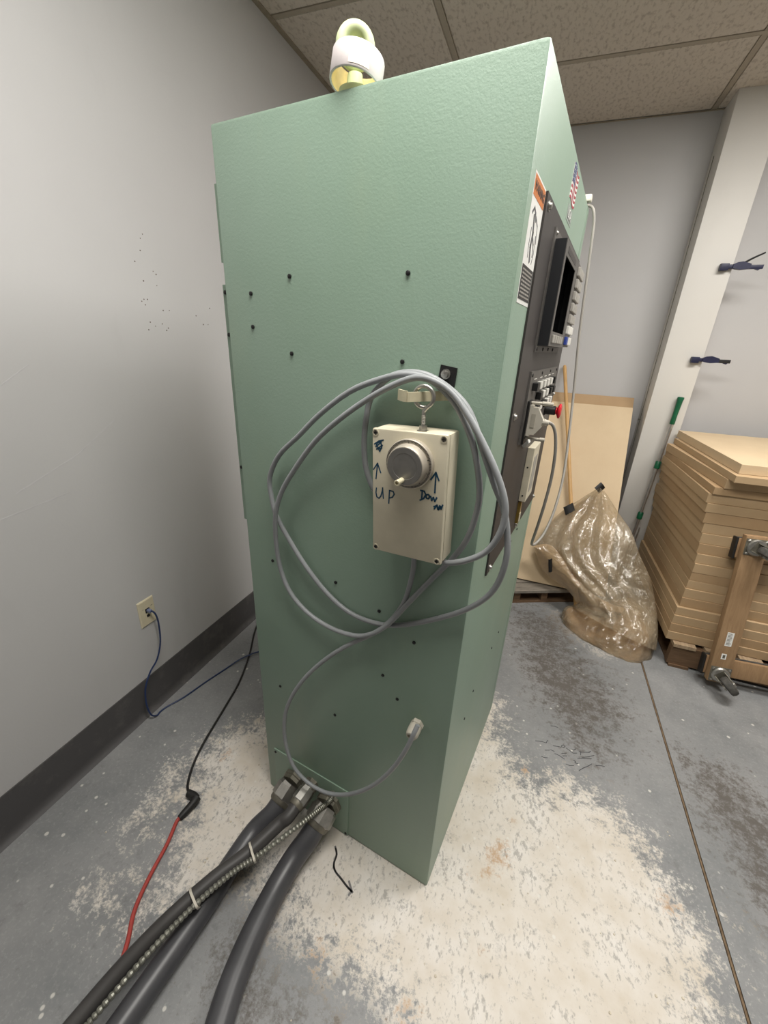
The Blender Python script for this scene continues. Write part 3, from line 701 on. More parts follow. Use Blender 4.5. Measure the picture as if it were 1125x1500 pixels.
# eye bolt
eb = MB().tube([(.017, -.038, ph), (.017, -.038, ph+.034)], .0034, 12, 1)
arc = [(.017, -.038, ph+.032)] + [(.017+.0175*math.sin(a), -.038-.003*math.sin(a/2), ph+.056-.0175*math.cos(a)) for a in [math.radians(25+12*i) for i in range(30)]]
eb.tube(arc, .0036, 10, 2)
eo = eb.build('eye_bolt', M_STEEL, pe, 50)
MB().lathe((.017, -.038, ph-.001), (0, 0, 1), [(0, .0105), (.0015, .0105), (.0015, .007), (.009, .007)], 6).build('nut', M_STEEL, eo)
thr = MB()
for i in range(6): thr.torus((.017, -.038, ph+.012+.0026*i), (0, 0, 1), .0034, .0008, 12, 6)
thr.build('thread', M_STEEL, eo)
STROKES = [[(-0.0675,0.0272),(-0.064,0.0564)],[(-0.0728,0.0445),(-0.064,0.057),(-0.0572,0.04)],[(-0.0665,0.0091),(-0.0677,0.0004),(-0.0657,-0.0079),(-0.0607,-0.01),(-0.0565,-0.0052),(-0.0531,0.0066),(-0.0527,0.0117),(-0.0521,0.0025),(-0.0509,-0.0087)],[(-0.0387,-0.0164),(-0.038,-0.0041),(-0.0373,0.0087),(-0.0296,0.0083),(-0.0271,0.003),(-0.0306,-0.0031),(-0.0376,-0.006)],[(-0.0706,0.0918),(-0.0609,0.0981),(-0.0518,0.1004),(-0.065,0.0937),(-0.0676,0.0869),(-0.0567,0.0959),(-0.055,0.0856),(-0.0661,0.083),(-0.0537,0.091),(-0.059,0.0793),(-0.0643,0.0872)],
 [(0.0568,0.0192),(0.057,0.0374),(0.0572,0.0535)],[(0.0478,0.0416),(0.057,0.0553),(0.0631,0.0422)],[(0.0318,0.0192),(0.0312,0.0025)],[(0.0286,0.0188),(0.0357,0.0184),(0.0391,0.0128),(0.0352,0.005),(0.028,0.0007)],[(0.0467,0.0102),(0.0461,0.0076),(0.0441,0.006),(0.0417,0.0062),(0.04,0.008),(0.0398,0.0106),(0.0412,0.0128),(0.0436,0.0136),(0.0457,0.0126),(0.0467,0.0102)],[(0.0489,0.0113),(0.0516,0.0039),(0.0544,0.0099),(0.0577,0.0034),(0.061,0.0102)],[(0.0576,-0.0105),(0.0625,-0.0029),(0.0647,-0.0104),(0.068,-0.0035),(0.0707,-0.009),(0.0733,-0.0013)],[(0.0567,-0.0065),(0.0626,-0.004),(0.0659,-0.0107),(0.0703,-0.0045)]]
for nm, ids in (('marker_arrow', (0, 1)), ('marker_letter', (2,)), ('marker_letter', (3,)), ('marker_scribble', (4,)), ('marker_arrow', (5, 6)), ('marker_letter', (7, 8)), ('marker_letter', (9,)), ('marker_letter', (10,)), ('marker_letter', (11, 12))):
    ink = MB()
    for i in ids: ink.ribbon([(a*.94, b) for a, b in STROKES[i]], .0029 if i > 4 else .0024, lambda a, b, d: (a, d, b), -.0614, -.0609)
    ink.build(nm, M_MARKER, pe)

# its coiled cable
COIL = [(-0.065,-0.045,0.677),(-0.070,-0.055,0.654),(-0.083,-0.060,0.600),(-0.114,-0.060,0.511),(-0.162,-0.055,0.412),(-0.217,-0.050,0.330),(-0.275,-0.048,0.271),(-0.337,-0.048,0.236),(-0.400,-0.050,0.238),(-0.450,-0.052,0.276),(-0.477,-0.050,0.352),(-0.481,-0.045,0.445),(-0.459,-0.040,0.534),(-0.414,-0.030,0.626),(-0.349,-0.022,0.718),(-0.279,-0.016,0.795),(-0.222,-0.012,0.846),(-0.172,-0.014,0.905),(-0.138,-0.016,0.969),(-0.125,-0.016,1.027),(-0.124,-0.012,1.081),(-0.136,-0.010,1.136),(-0.167,-0.008,1.171),(-0.201,-0.010,1.196),(-0.227,-0.012,1.224),(-0.243,-0.014,1.263),(-0.247,-0.017,1.308),(-0.244,-0.018,1.356),(-0.236,-0.013,1.403),(-0.202,-0.013,1.440),(-0.163,-0.013,1.452),(-0.121,-0.013,1.449),(-0.074,-0.013,1.426),(-0.038,-0.019,1.394),(0.001,-0.035,1.328),(0.024,-0.032,1.280),(0.044,-0.032,1.244),(0.058,-0.034,1.198),(0.063,-0.034,1.151),(0.055,-0.030,1.096),(0.033,-0.024,1.049),(-0.013,-0.014,0.996),(-0.092,-0.009,0.937),(-0.156,-0.008,0.902),(-0.213,-0.008,0.886),(-0.281,-0.008,0.889),(-0.344,-0.010,0.920),(-0.401,-0.012,0.972),(-0.450,-0.014,1.033),(-0.488,-0.018,1.097),(-0.501,-0.018,1.145),(-0.502,-0.018,1.194),(-0.468,-0.020,1.253),(-0.407,-0.024,1.306),(-0.347,-0.026,1.360),(-0.278,-0.024,1.410),(-0.211,-0.024,1.438),(-0.158,-0.024,1.450),(-0.111,-0.024,1.442),(-0.068,-0.026,1.412),(-0.035,-0.030,1.367),(-0.016,-0.032,1.325),(-0.003,-0.026,1.264),(-0.005,-0.022,1.215),(-0.017,-0.018,1.161),(-0.042,-0.014,1.110),(-0.079,-0.012,1.052),(-0.124,-0.022,0.981),(-0.166,-0.026,0.912),(-0.209,-0.024,0.865),(-0.259,-0.020,0.836),(-0.333,-0.016,0.826),(-0.404,-0.014,0.842),(-0.458,-0.014,0.882),(-0.485,-0.016,0.940),(-0.491,-0.022,1.012),(-0.481,-0.030,1.103),(-0.457,-0.030,1.170),(-0.412,-0.030,1.237),(-0.354,-0.034,1.305),(-0.292,-0.037,1.358),(-0.229,-0.035,1.403),(-0.175,-0.035,1.433),(-0.134,-0.035,1.447),(-0.098,-0.035,1.442),(-0.066,-0.035,1.424),(-0.035,-0.040,1.393),(-0.005,-0.041,1.353),(0.022,-0.044,1.313),(0.043,-0.044,1.270),(0.050,-0.044,1.236),(0.045,-0.044,1.198),(0.027,-0.042,1.160),(-0.007,-0.040,1.131),(-0.044,-0.038,1.114),(-0.060,-0.038,1.121)]
# the strand that runs behind the pendant lies flat on the cabinet side
COIL = [(x, -.0072 if (-.215 < x < -.02 and 1.04 < z < 1.385 and y > -.03) else min(y, -.0095), z) for x, y, z in COIL]
tag(MB().tube([cw(p) for p in COIL], .0058, 10, 4).build('pendant_cable', M_CABLEG, None, True), 'long grey cable coiled over the hook round the handwheel pendant', 'cable')

# ------------------------------------------------------------------ conduits at the foot of the cabinet
def fitting(parent, u, z, r, d):
    d = (CM.to_3x3() @ Vector(d)).normalized(); o = cw((-u, -.002, z)); n = CM.to_3x3() @ Vector((0, -1, 0))
    MB().lathe(o, n, [(0, r*1.34), (.012, r*1.34), (.014, r*1.2), (.026, r*1.2)], 8).build('lock_nut', M_STEELD, parent)
    q = o + n*.020
    MB().lathe(q, d, [(0, r*1.18), (.010, r*1.22), (.010, r*1.36), (.046, r*1.36), (.050, r*1.2), (.058, r*1.12)], 8, .3).build('gland_nut', M_STEEL, parent)
    MB().lathe(q + d*.030, d, [(0, r*1.20), (.028, r*1.2), (.034, r*1.08)], 24).build('collar', M_STEELD, parent, 40)
    return q + d*.045, d
def conduit(name, label, u, z, r, d, path, mat):
    t = empty(name, cw((-u, -.002, z))); tag(t, label, 'conduit'); inv = Matrix.Translation(-t.location)
    q, dd = fitting(t, u, z, r, d)
    MB().tube([q, q + dd*.05] + path, r, 18, 6).build('jacket', mat, t, True)
    for c2 in t.children: c2.location = -t.location
    return t
conduit('flexible_conduit', 'thick dark grey flexible conduit passing under the thinner one at the cabinet foot', .49, .125, .031, (-.15, -1, -.55),
        [(-0.610,0.640,0.048),(-0.622,0.556,0.036),(-0.625,0.465,0.035),(-0.633,0.355,0.035),(-0.645,0.216,0.035),(-0.651,0.129,0.035),(-0.650,0.02,0.035),(-.64,-.12,.035)], M_CONDUIT)
conduit('flexible_conduit', 'thin dark grey flexible conduit tied to the armoured cable', .418, .158, .020, (-.1, -1, -.22),
        [(-0.522,0.648,0.125),(-0.567,0.557,0.108),(-0.615,0.480,0.100),(-0.670,0.370,0.085),(-0.715,0.264,0.060),(-0.744,0.164,0.040),(-0.759,0.099,0.028),(-0.763,0.0,0.024),(-.76,-.14,.024)], M_CONDUITB)
conduit('flexible_conduit', 'thick dark grey flexible conduit lying alone on the pale floor', .348, .125, .033, (-.1, -1, -.52),
        [(-0.452,0.620,0.055),(-0.464,0.544,0.040),(-0.466,0.438,0.036),(-0.456,0.345,0.036),(-0.435,0.262,0.036),(-0.411,0.184,0.036),(-.37,.05,.036),(-.33,-.08,.036)], M_CONDUIT)
AR = [cw((-.335,-.002,.178)), (-0.396,0.745,0.172),(-0.416,0.713,0.166),(-0.453,0.655,0.156),(-0.519,0.562,0.137),(-0.571,0.491,0.128),(-0.622,0.400,0.110),(-0.663,0.299,0.090),(-0.702,0.183,0.062),(-0.719,0.123,0.048),(-0.729,0.02,0.040),(-.73,-.1,.03)]
at = empty('armoured_cable', cw((-.335, -.002, .178))); tag(at, 'thin ribbed metal armoured cable lying along the conduits', 'cable')
rp_ = smooth_path(AR, 28)
aj = MB().tube(rp_, .0078, 9, 1, lambda i: 1.0 if i % 3 else .68).build('armour', M_ARMOR, at); aj.location = -at.location
BP = smooth_path([(-0.522,0.648,0.125),(-0.567,0.557,0.108),(-0.615,0.480,0.100),(-0.670,0.370,0.085),(-0.715,0.264,0.060),(-0.744,0.164,0.040)], 20)
for f_ in (.385, .535):
    i = int(f_*len(rp_)); cA = rp_[i]; cB = min(BP, key=lambda q: (q-cA).length); t_ = (rp_[i+1]-rp_[i-1]).normalized()
    e_ = cA-cB; e_ = (e_ - t_*e_.dot(t_)); h_ = e_.length/2; e_.normalize(); n_ = t_.cross(e_); cen = (cA+cB)/2; m_ = MB(); R = []
    for j in range(29):
        a = 2*PI*j/28; ca, sa = math.cos(a), math.sin(a); wd = .0245 if ca < 0 else .0245*(1-ca) + .0125*ca
        p_ = cen + e_*ca*(h_ + (.0245 if ca < 0 else .0115)) + n_*sa*wd
        o_ = (p_-cen).normalized()*.0012; R.append([p_-t_*.003-o_, p_+t_*.003-o_, p_+t_*.003+o_, p_-t_*.003+o_])
    tt = m_.rings(R).build('cable_tie', M_TIE, at); tt.location = -at.location

# ------------------------------------------------------------------ cords by the left wall
bc = empty('power_cable', (-.89, .66, 0)); tag(bc, 'black cord running from behind the green cabinet to an angled plug', 'cord')
BLK = [(-1.29,1.70,.005),(-1.27,1.56,.005),(-1.227,1.456,.005),(-1.152,1.318,0.005),(-1.083,1.152,0.005),(-1.049,1.019,0.005),(-1.011,0.856,0.005),(-0.979,0.761,0.005),(-0.940,0.694,0.007),(-0.905,0.668,0.014)]
o = MB().tube(BLK, .0045, 8, 5).build('cord', M_BLACKC, bc, True); o.location = -bc.location
o = MB().tube([(-0.91,0.668,0.015),(-0.888,0.668,0.016),(-0.872,0.664,0.016)], .013, 14, 3).build('plug_elbow', M_BLACKC, bc, 50); o.location = -bc.location
o = MB().tube([(-0.872,0.666,0.016),(-0.870,0.645,0.0155),(-0.876,0.610,0.0115),(-0.879,.596,.010)], lambda t: .0155-.006*t, 14, 4).build('plug_sleeve', M_BLACKC, bc, 50); o.location = -bc.location
RED = [(-.8785,.600,.010),(-0.881,0.585,0.007),(-0.859,0.527,0.006),(-0.843,0.461,0.006),(-0.826,0.404,0.006),(-0.806,0.360,0.006),(-0.773,0.316,0.006),(-0.748,0.270,0.006),(-0.730,0.22,0.006)]
tag(MB().tube(RED, .0058, 10, 5).build('red_cord', M_REDC, None, True), 'red cord on the floor between the angled black plug and the conduits', 'cord')
wp = empty('data_outlet', (XL, .963, .456)); tag(wp, 'ivory wall plate with a data jack on the grey wall', 'outlet')
m_ = MB(); m_.rings([[(0, a*.036, b*.058) for a, b in ((-1,-1),(1,-1),(1,1),(-1,1))], [(.003, a*.036, b*.058) for a, b in ((-1,-1),(1,-1),(1,1),(-1,1))], [(.006, a*.032, b*.054) for a, b in ((-1,-1),(1,-1),(1,1),(-1,1))]]); m_.build('face_plate', M_PLATE, wp)
MB().box((.005, -.009, -.002), (.0068, .010, .018)).build('jack', M_SCREWBLK, wp)
MB().box((.005, -.006, -.022), (.0068, .006, -.010)).build('jack_empty', M_SCREWBLK, wp)
for z in (.038, -.042): MB().lathe((.005, 0, z), (1, 0, 0), [(0, .0032), (.0018, .0028)], 10).build('plate_screw', M_PLATE, wp)
for y, z, w_ in ((.018, .020, .008), (-.02, .02, .005)): MB().box((.0058, y, z), (.0063, y+w_, z+.002)).build('jack_mark', M_STEELD, wp)
bl_ = empty('network_cable', (-1.30, .96, 0)); tag(bl_, 'blue network cable plugged into the ivory wall plate and lying on the floor', 'cable')
BLU = [(-1.320,0.964,0.464),(-1.303,0.968,0.462),(-1.296,0.973,0.440),(-1.296,0.976,0.394),(-1.298,0.969,0.312),(-1.302,0.943,0.242),(-1.305,0.902,0.203),(-1.302,0.867,0.150),(-1.292,0.850,0.085),(-1.282,.852,.03),(-1.278,.872,.007),(-1.283,0.892,0.004),(-1.277,0.924,0.004),(-1.250,0.992,0.004),(-1.227,1.092,0.004),(-1.199,1.197,0.004),(-1.170,1.267,0.014),(-1.140,1.315,0.0175),(-1.120,1.345,0.016),(-1.073,1.408,0.006),(-.98,1.47,.004)]
o = MB().tube(BLU, .0034, 8, 5).build('jacket', M_BLUEC, bl_, True); o.location = -bl_.location
o = MB().cbox((-1.3275, .958, .458), (-1.309, .970, .470), .001).build('plug', M_CLEAR, bl_); o.location = -bl_.location

# ------------------------------------------------------------------ far corner: pallets, boards, bag, tools
def pallet(name, label, loc, rz, L, D, boards_along_x, top, m_deck, m_str, nb, gap_w):
    t = empty(name, loc, (0, 0, rz)); tag(t, label, 'pallet')
    if boards_along_x:
        w_ = (D - gap_w*(nb-1))/nb
        for i in range(nb):
            y = i*(w_+gap_w); MB().box((-L, y, top-.016), (0, y+w_, top)).build('deck_board', m_deck, t)
        for x in (-L, -L/2-.02, -.24): MB().box((x, .02, .015), (x+.04, D, top-.016)).build('stringer', m_str, t)
        for y in (.02, D-.1): MB().box((-L, y, 0), (0, y+.09, .015)).build('bottom_board', m_str, t)
    else:
        w_ = (L - gap_w*(nb-1))/nb
        for i in range(nb):
            x = i*(w_+gap_w); MB().box((x, 0, top-.018), (x+w_, D, top)).build('deck_board', m_deck, t)
        for y in (.012, D/2-.02, D-.05): MB().box((0, y, .014), (L, y+.038, top-.018)).build('stringer', m_str, t)
        for x in (.01, L/2-.05, L-.1): MB().box((x, 0.002, 0), (x+.09, D, .014)).build('bottom_board', m_str, t)
    return t
rzp = math.radians(25.4)
px_ = .075 + .42*math.cos(rzp); py_ = 2.35 + .42*math.sin(rzp)
pallet('pallet', 'low dark pallet with a dusty deck under the leaning boards', (px_, py_, 0), rzp, .80, .50, True, .10, M_DUSTY, M_PALLETD, 5, .012)
pallet('pallet', 'wooden pallet carrying the tall stack of boards', (.862, 2.112, 0), math.radians(.5), 1.22, .93, False, .143, M_PALLET, M_PALLETD, 9, .042)

# stack of boards
ORD = ['topmost', 'second', 'third', 'fourth', 'fifth', 'sixth', 'seventh', 'eighth', 'ninth', 'tenth', 'eleventh', 'twelfth', 'thirteenth', 'fourteenth', 'fifteenth', 'sixteenth', 'seventeenth', 'eighteenth', 'nineteenth', 'bottom']
ZS = [1.076,1.032,1.0,.955,.92,.874,.83,.775,.724,.672,.62,.57,.52,.475,.43,.38,.33,.285,.238,.192,.1455]
CX = [(.882,2.187),(.861,2.143),(.855,2.197),(.824,2.205),(.813,2.215),(.820,2.209),(.828,2.211),(.838,2.213),(.842,2.207),(.844,2.202),(.849,2.196),(.852,2.190),(.853,2.191),(.851,2.189),(.848,2.181),(.847,2.176),(.835,2.160),(.833,2.152),(.831,2.147),(.829,2.141)]
RZ = [2.3,2.2,4.5,1.6,1.2,1.3,1.4,1.5,1.6,1.4,1.3,.9,.9,.8,.8,.8,.9,.8,.8,.7]
for i in range(20):
    t_ = ZS[i]-ZS[i+1]
    L_, D_ = 1.22, (.86 if i < 2 else .79 if i < 8 else .84)
    o = MB().cbox((0, 0, 0), (L_, D_, t_-.0012), .0012).build('particle_board', M_BOARD if i == 0 else M_MDF if i % 3 else M_MDFD)
    o.location = (CX[i][0], CX[i][1], ZS[i+1]+.0004); o.rotation_euler = (0, 0, math.radians(RZ[i]))
    lab = ('%s tan board of the tall stack on the wooden pallet' % ORD[i].capitalize()) if i in (0, 19) else ('%s tan board from the top of the tall stack on the pallet' % ORD[i].capitalize())
    tag(o, lab.lower(), 'board', 'stacked tan boards')
# two leaning boards
def lean(label, x0, x1, yb, zb, yt, zt, th, off, mat):
    d = Vector((0, yt-yb, zt-zb)); ln = d.length; ang = math.atan2(yt-yb, zt-zb)
    o = MB().cbox((0, 0, 0), (x1-x0, th, ln), .0015).build('leaning_board', mat)
    o.location = (x0, yb+off*math.cos(ang), zb-off*math.sin(ang)+.001 + (th*math.sin(ang) if False else 0)); o.rotation_euler = (-ang, 0, 0)
    return tag(o, label, 'board', 'leaning tan boards')
lean('taller tan board leaning on the wall behind the other leaning board', -.30, .595, 2.500, .121, 3.225, 1.242, .016, .024, M_MDFD)
lean('shorter tan board leaning in front of the taller one on the dark pallet', -.32, .592, 2.497, .110, 3.178, 1.172, .016, .001, M_BOARD)

# wooden handle and green-handled pole
m_ = MB().lathe((0, 0, 0), (.1230-.441, 3.250-2.414, 1.404-.002), [(0, .0115), (1.643, .0115), (1.655, .0108), (1.662, .008), (1.665, .003)], 14).build('wooden_handle', M_DOWEL, None, 50)
m_.location = (.441, 2.414, .006); tag(m_, 'long round wooden handle leaning against the tan boards', 'handle')
gp = empty('extension_pole', (.745, 2.965, 0)); tag(gp, 'silver extension pole with a green grip leaning on the pillar', 'pole')
top_ = Vector((.806-.745, 3.046-2.965, 1.273)); dd = top_.normalized(); Lp = top_.length
def onp(s): return dd*s
MB().lathe(onp(.001), dd, [(0, .0085), (Lp-.62, .0085)], 12).build('inner_tube', M_ALU, gp, True)
MB().lathe(onp(Lp-.65), dd, [(0, .0105), (.53, .0105)], 12).build('outer_tube', M_ALU, gp, True)
MB().lathe(onp(Lp-.165), dd, [(0, .012), (.004, .0145), (.05, .0135), (.14, .016), (.155, .0185), (.163, .0175), (.165, .010)], 16).build('grip', M_GREENP, gp, 40)
for s_ in (Lp-.45, Lp-.80): MB().lathe(onp(s_), dd, [(0, .0125), (.003, .0165), (.045, .0165), (.05, .013)], 14).build('twist_lock', M_GREENP, gp, 40)
MB().lathe((.02, -.012, .001), dd, [(0, .005), (.42, .005)], 8).build('side_rod', M_ALU, gp, True)

# two clamps on the pillar
def clamp(z, label, lever):
    t = empty('bar_clamp', (.81, 3.07, z)); tag(t, label, 'clamp', 'clamps on the pillar')
    MB().cbox((-.012, -.030, -.018), (.028, -.0005, .016), .004).build('fixed_jaw', M_CLAMP, t, True)
    MB().cbox((.02, -.024, -.009), (.060, -.010, .011), .003).build('bar', M_CLAMP, t, True)
    m = MB(); R = []
    for s_, h_, c_ in ((.045, .012, .002), (.062, .020, .004), (.085, .024, .004), (.11, .018, .002), (.125, .014, .0)):
        R.append([(s_, -.006, c_-h_*.8), (s_, -.030, c_-h_*.8), (s_, -.030, c_+h_*.8), (s_, -.006, c_+h_*.8)])
    m.rings(R).build('trigger_body', M_CLAMP, t)
    MB().cbox((.11, -.026, -.012), (.182, -.010, .008), .003).build('handle', M_CLAMP if lever else M_BLACKC, t, True)
    MB().prism([(.182, .008), (.182, -.006), (.170, -.012), (.165, -.018), (.15, -.014), (.15, .008)], lambda x, z_, d: (x, d, z_), -.024, -.012).build('handle_tip', M_CLAMP, t)
    if lever: MB().tube([(.085, -.022, .012), (.12, -.026, .036), (.168, -.030, .062)], lambda q: .0055-.0015*q, 8, 3).build('lever', M_SCREWBLK, t, True)
clamp(1.962, 'dark blue clamp with a raised lever on the off-white pillar', True)
clamp(1.487, 'dark blue clamp without a raised lever on the off-white pillar', False)

# furniture dolly standing on end against the board stack
ang = math.radians(9.5)
dl = empty('furniture_dolly', (1.0, 1.997, .012), (-ang, math.radians(-1.5), math.radians(3))); tag(dl, 'wooden furniture dolly stood on end against the board stack', 'dolly')
bw, HL, DW = .088, .775, .46
for x in (0, DW):
    MB().cbox((x, 0, .04), (x+bw, .036, HL), .004).build('side_board', M_DOLLY, dl, True)
for z in (.06, HL-.115):
    MB().cbox((-.012, .036, z), (DW+bw+.01, .055, z+.09), .003).build('cross_board', M_DOLLY, dl, True)
    MB().cbox((-.020, .030, z-.006), (-.010, .066, z+.096), .003).build('end_cap', M_BLACKC, dl, True)
    MB().cbox((-.012, .055, z-.004), (DW+bw+.01, .066, z+.094), .003).build('carpet_pad', M_TREAD, dl, True)
def caster(x, z, swivel, tilt):
    pl_ = MB().cbox((x+.002, -.004, z-.038), (x+bw-.002, 0, z+.038), .0015).build('caster_plate', M_STEELD, dl, True)
    for a_ in (-1, 1):
        for b_ in (-1, 1): MB().lathe((x+bw/2+a_*.032, -.004, z+b_*.029), (0, -1, 0), [(0, .007), (.004, .006), (.006, .003)], 6).build('bolt', M_STEEL, pl_)
    MB().lathe((x+bw/2, -.004, z), (0, -1, 0), [(0, .037), (.006, .038), (.012, .034), (.014, .024)], 24).build('swivel', M_STEEL, pl_, 40)
    c_ = Vector((x+bw/2, 0, z)); dr = Vector((math.sin(swivel), 0, -math.cos(swivel)))   # trail direction
    ax = Vector((math.cos(swivel), 0, math.sin(swivel))); wc = c_ + dr*.026 + Vector((0, -.062, 0))
    MB().lathe(wc - ax*.017, ax, [(0, .033), (.004, .041), (.017, .044), (.030, .041), (.034, .033)], 28).build('wheel', M_TREAD, pl_, 35)
    MB().lathe(wc - ax*.026, ax, [(0, .006), (.002, .013), (.050, .013), (.052, .006)], 14).build('hub', M_STEEL, pl_, 40)
    fk = MB()
    for sg in (-1, 1):
        p0 = c_ + ax*sg*.0215 + Vector((0, -.014, 0)); p1 = wc + ax*sg*.0215
        q = dr*.017; w_ = ax*.0018
        fk.rings([[p0-q-w_, p0+q*1.2-w_, p0+q*1.2+w_, p0-q+w_], [p1-q*.5-w_, p1+q*.5-w_, p1+q*.5+w_, p1-q*.5+w_]])
    fk.rings([[c_+Vector((0,-.014,0))+ax*a_*.0235+dr*b_*.02 for a_, b_ in ((-1,-1),(1,-1),(1,1),(-1,1))], [c_+Vector((0,-.019,0))+ax*a_*.0235+dr*b_*.02 for a_, b_ in ((-1,-1),(1,-1),(1,1),(-1,1))]])
    fk.build('fork', M_STEELD, pl_)
caster(0, .085, .75, 0); caster(0, HL-.05, 1.1, 0); caster(DW, .085, .3, 0); caster(DW, HL-.05, -.4, 0)
lbm = MB().box((.030, -.0012, .235), (.057, 0, .305)).build('paper_label', M_LABELW, dl)
pr_ = MB(); random.seed(3)
for i in range(9): pr_.box((.033, -.0015, .300-.007*i), (.033+random.uniform(.014, .021), -.0012, .297-.007*i))
pr_.build('print', M_STEELD, lbm)
l2 = MB().box((.030, -.0012, .165), (.050, 0, .193)).build('paper_label', M_LABELW, dl); MB().box((.035, -.0015, .170), (.045, -.0012, .188)).build('print', M_STEELD, l2)

# ------------------------------------------------------------------ plastic bag with sawdust
bg = empty('sawdust_bag', (.62, 2.28, 0)); tag(bg, 'clear plastic bag slumped on the floor with sawdust in its bottom', 'bag')
FOOT = [(.345,2.325),(.39,2.235),(.452,2.168),(.56,2.10),(.677,2.062),(.745,2.085),(.80,2.14),(.815,2.20),(.808,2.34),(.72,2.44),(.60,2.42),(.50,2.355),(.37,2.345)]
cx, cy = .62, 2.27
def foot_r(a):
    best = None; d = Vector((math.cos(a), math.sin(a)))
    n = len(FOOT)
    for i in range(n):
        p, q = Vector(FOOT[i]) - Vector((cx, cy)), Vector(FOOT[(i+1) % n]) - Vector((cx, cy)); e = q - p
        den = d.x*e.y - d.y*e.x
        if abs(den) < 1e-9: continue
        t = (p.x*e.y - p.y*e.x)/den; s_ = (p.x*d.y - p.y*d.x)/den
        if t > 0 and -1e-6 <= s_ <= 1+1e-6: best = t if best is None else min(best, t)
    return best or .25
def sack(scale, z0, hs, wr):
    m = MB(); NA, NS = 96, 16; R = []
    rad = [foot_r(2*PI*i/NA) for i in range(NA)]
    rad = [(rad[i-1]+2*rad[i]+rad[(i+1) % NA])/4 for i in range(NA)]
    for k_ in range(NS+1):
        f_ = k_/NS*PI/2*1.0; row = []
        for i in range(NA):
            a = 2*PI*i/NA; x_ = math.cos(a)
            hgt = .145 + .05*x_ + .02*math.sin(a)            # fuller to the right and back
            c_ = math.cos(f_)**.75; zf = math.sin(f_)**.85
            q = Vector((a*2.1, k_*.25, 0)); wv = noise.noise(Vector((math.cos(a)*4, math.sin(a)*4, k_*.28)))
            ridge = 1.6*abs(noise.noise(Vector((math.cos(a)*9+3, math.sin(a)*9, k_*.10)))) + .8*abs(noise.noise(Vector((math.cos(a)*3, math.sin(a)*3+5, k_*.5))))
            r_ = rad[i]*scale*(c_ + .06*math.sin(2*f_)) * (1 + wr*(.35*wv - .35*ridge*math.sin(2*f_)))
            row.append((cx + r_*math.cos(a) + .05*zf*0, cy + r_*math.sin(a) + .06*zf, z0 + hgt*hs*zf*(1 + wr*.5*wv)))
        R.append(row)
    return m.rings(R)
sd = sack(.97, .003, .92, .16).build('sawdust', M_SAWDUST, bg, True); sd.location = -bg.location
# skin: lower pouch plus the loose upper film
sk_ = sack(1.03, .0015, 1.02, .22).build('pouch', M_FILM, bg, True); sk_.location = -bg.location
LFT = [(.40,2.36,.075),(.43,2.40,.12),(.36,2.46,.165),(.27,2.51,.20),(.19,2.55,.25),(.150,2.60,.330),(.185,2.66,.445),(.272,2.745,.555),(.360,2.80,.625),(.447,2.845,.698)]
RGT = [(.812,2.15,.05),(.808,2.17,.11),(.806,2.24,.17),(.798,2.36,.24),(.765,2.46,.33),(.706,2.53,.42),(.645,2.61,.53),(.590,2.69,.585),(.540,2.78,.635),(.500,2.84,.675)]
LFT = [(x, y - (.03 if z > .1 else 0), z) for x, y, z in LFT]; RGT = [(x, y - (.03 if z > .3 else 0), z) for x, y, z in RGT]
def film(front):
    m = MB(); NT_, NS_ = 60, 56; Lp_ = smooth_path(LFT, 8); Rp_ = smooth_path(RGT, 8); R = []
    N_ = len(Lp_)-1
    for i in range(NT_+1):
        t = i/NT_; f_ = t*N_; k0 = min(int(f_), N_-1); fr = f_-k0
        L_ = Lp_[k0].lerp(Lp_[k0+1], fr); R_ = Rp_[k0].lerp(Rp_[k0+1], fr); row = []
        bulge = (.13*(1-t)**2 + .045) if front else -(.012*(1-t)+.004)
        out = Vector((-.15, -.85, .45)).normalized()
        for j in range(NS_+1):
            s_ = j/NS_; p = L_.lerp(R_, s_); en = math.sin(PI*s_)**.7
            # long folds fanning from the top, and sharper creases across
            fan = abs(((s_*5.2 + .9*t + .6*noise.noise(Vector((s_*2, t*3, 1)))) % 1.0) - .5)*2
            cr = abs(((s_*1.6 - t*4.5 + 1.1*noise.noise(Vector((s_*3, t*3, 6)))) % 1.0) - .5)*2
            g = noise.noise(Vector((s_*4, t*5, 3 if front else 8)))
            dsp = bulge*en + en*(.020*(fan-.5) + .016*(cr-.5) + .018*g)*(1 if front else .5)
            row.append(p + out*dsp)
        R.append(row)
    m.rings(R, False, False, False); return m
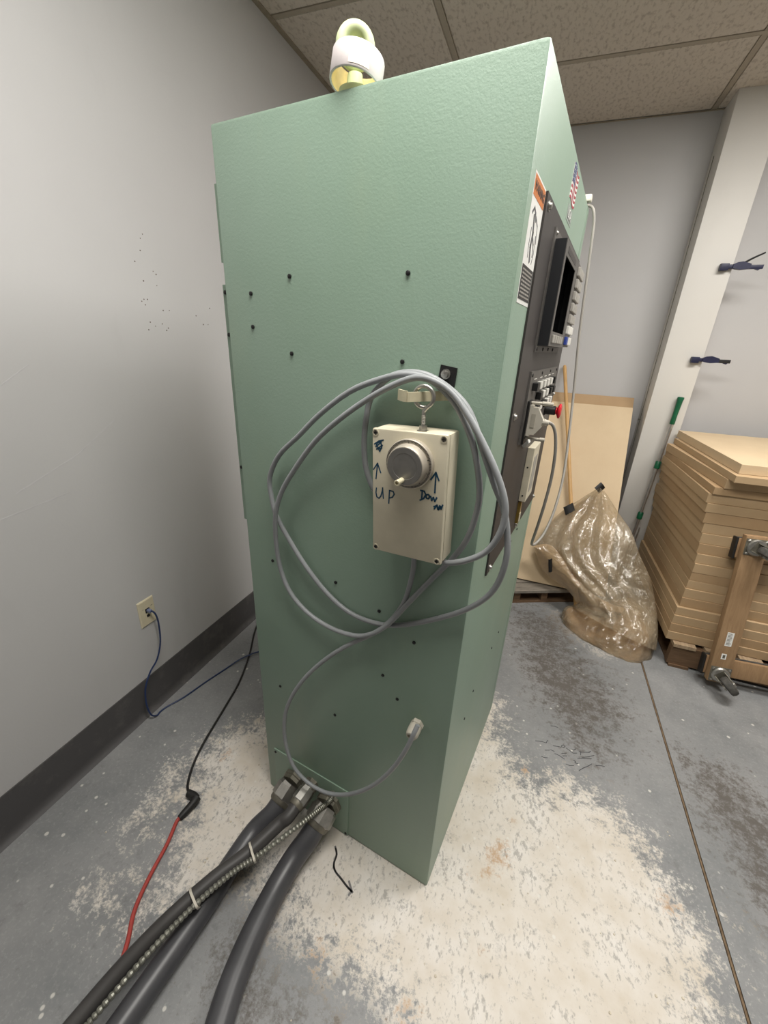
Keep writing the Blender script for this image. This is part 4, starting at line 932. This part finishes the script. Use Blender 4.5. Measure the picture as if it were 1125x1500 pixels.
f1 = film(True).build('upper_film', M_FILM, bg, True, False); f1.location = -bg.location
f2 = film(False).build('back_film', M_FILM, bg, True, False); f2.location = -bg.location
# folded flap at the mouth
UP = [(.131,2.50,.359),(.18,2.488,.386),(.225,2.475,.388),(.285,2.44,.345),(.340,2.405,.293),(.400,2.37,.245),(.47,2.34,.205),(.55,2.30,.185),(.64,2.26,.19)]
DN = [(.131,2.50,.350),(.160,2.49,.29),(.20,2.47,.225),(.27,2.445,.185),(.340,2.42,.160),(.395,2.39,.130),(.43,2.36,.10),(.52,2.30,.115),(.63,2.25,.16)]
def flap():
    m = MB(); U = smooth_path(UP, 5); Dn = smooth_path(DN, 5); R = []
    for i in range(len(U)):
        row = []
        for j in range(13):
            s_ = j/12; p = U[i].lerp(Dn[i], s_); g = noise.noise(Vector((i*.12, s_*2.5, 5)))
            row.append(p + Vector((-.1, -.8, .4))*(.03*math.sin(PI*s_) + .014*g*math.sin(PI*s_)))
        R.append(row)
    return m.rings(R, False, False, False)
fo_ = flap().build('folded_flap', M_FILM2, bg, True, False); fo_.location = -bg.location
f3_ = flap(); f3_.v = [(x+.006, y+.02, z-.004) for x, y, z in f3_.v]
fo2 = f3_.build('folded_flap', M_FILM2, bg, True, False); fo2.location = -bg.location
# black tape on the mouth
def tape(c, ux, uz, w_, h_):
    c = Vector(c); ux = Vector(ux).normalized(); uz = Vector(uz).normalized(); n_ = ux.cross(uz).normalized()*.0012; m = MB(); R = []
    for i in range(7):
        s_ = i/6*2-1; bend = n_*(-7*(s_*s_))
        R.append([c+ux*s_*w_+uz*a_*h_+bend+n_*b_ for a_, b_ in ((-1,-1),(1,-1),(1,1),(-1,1))])
    o = m.rings(R).build('black_tape', M_TAPE, bg); o.location = -bg.location
tape((.298,2.672,.580), (.8,.35,.55), (-.4,.3,.8), .032, .026)
tape((.457,2.778,.712), (.5,.1,-.55), (.5,.3,.6), .024, .026)
tape((.2413,2.418,.288), (.2,.1,.1), (-.18,.1,.9), .012, .042)
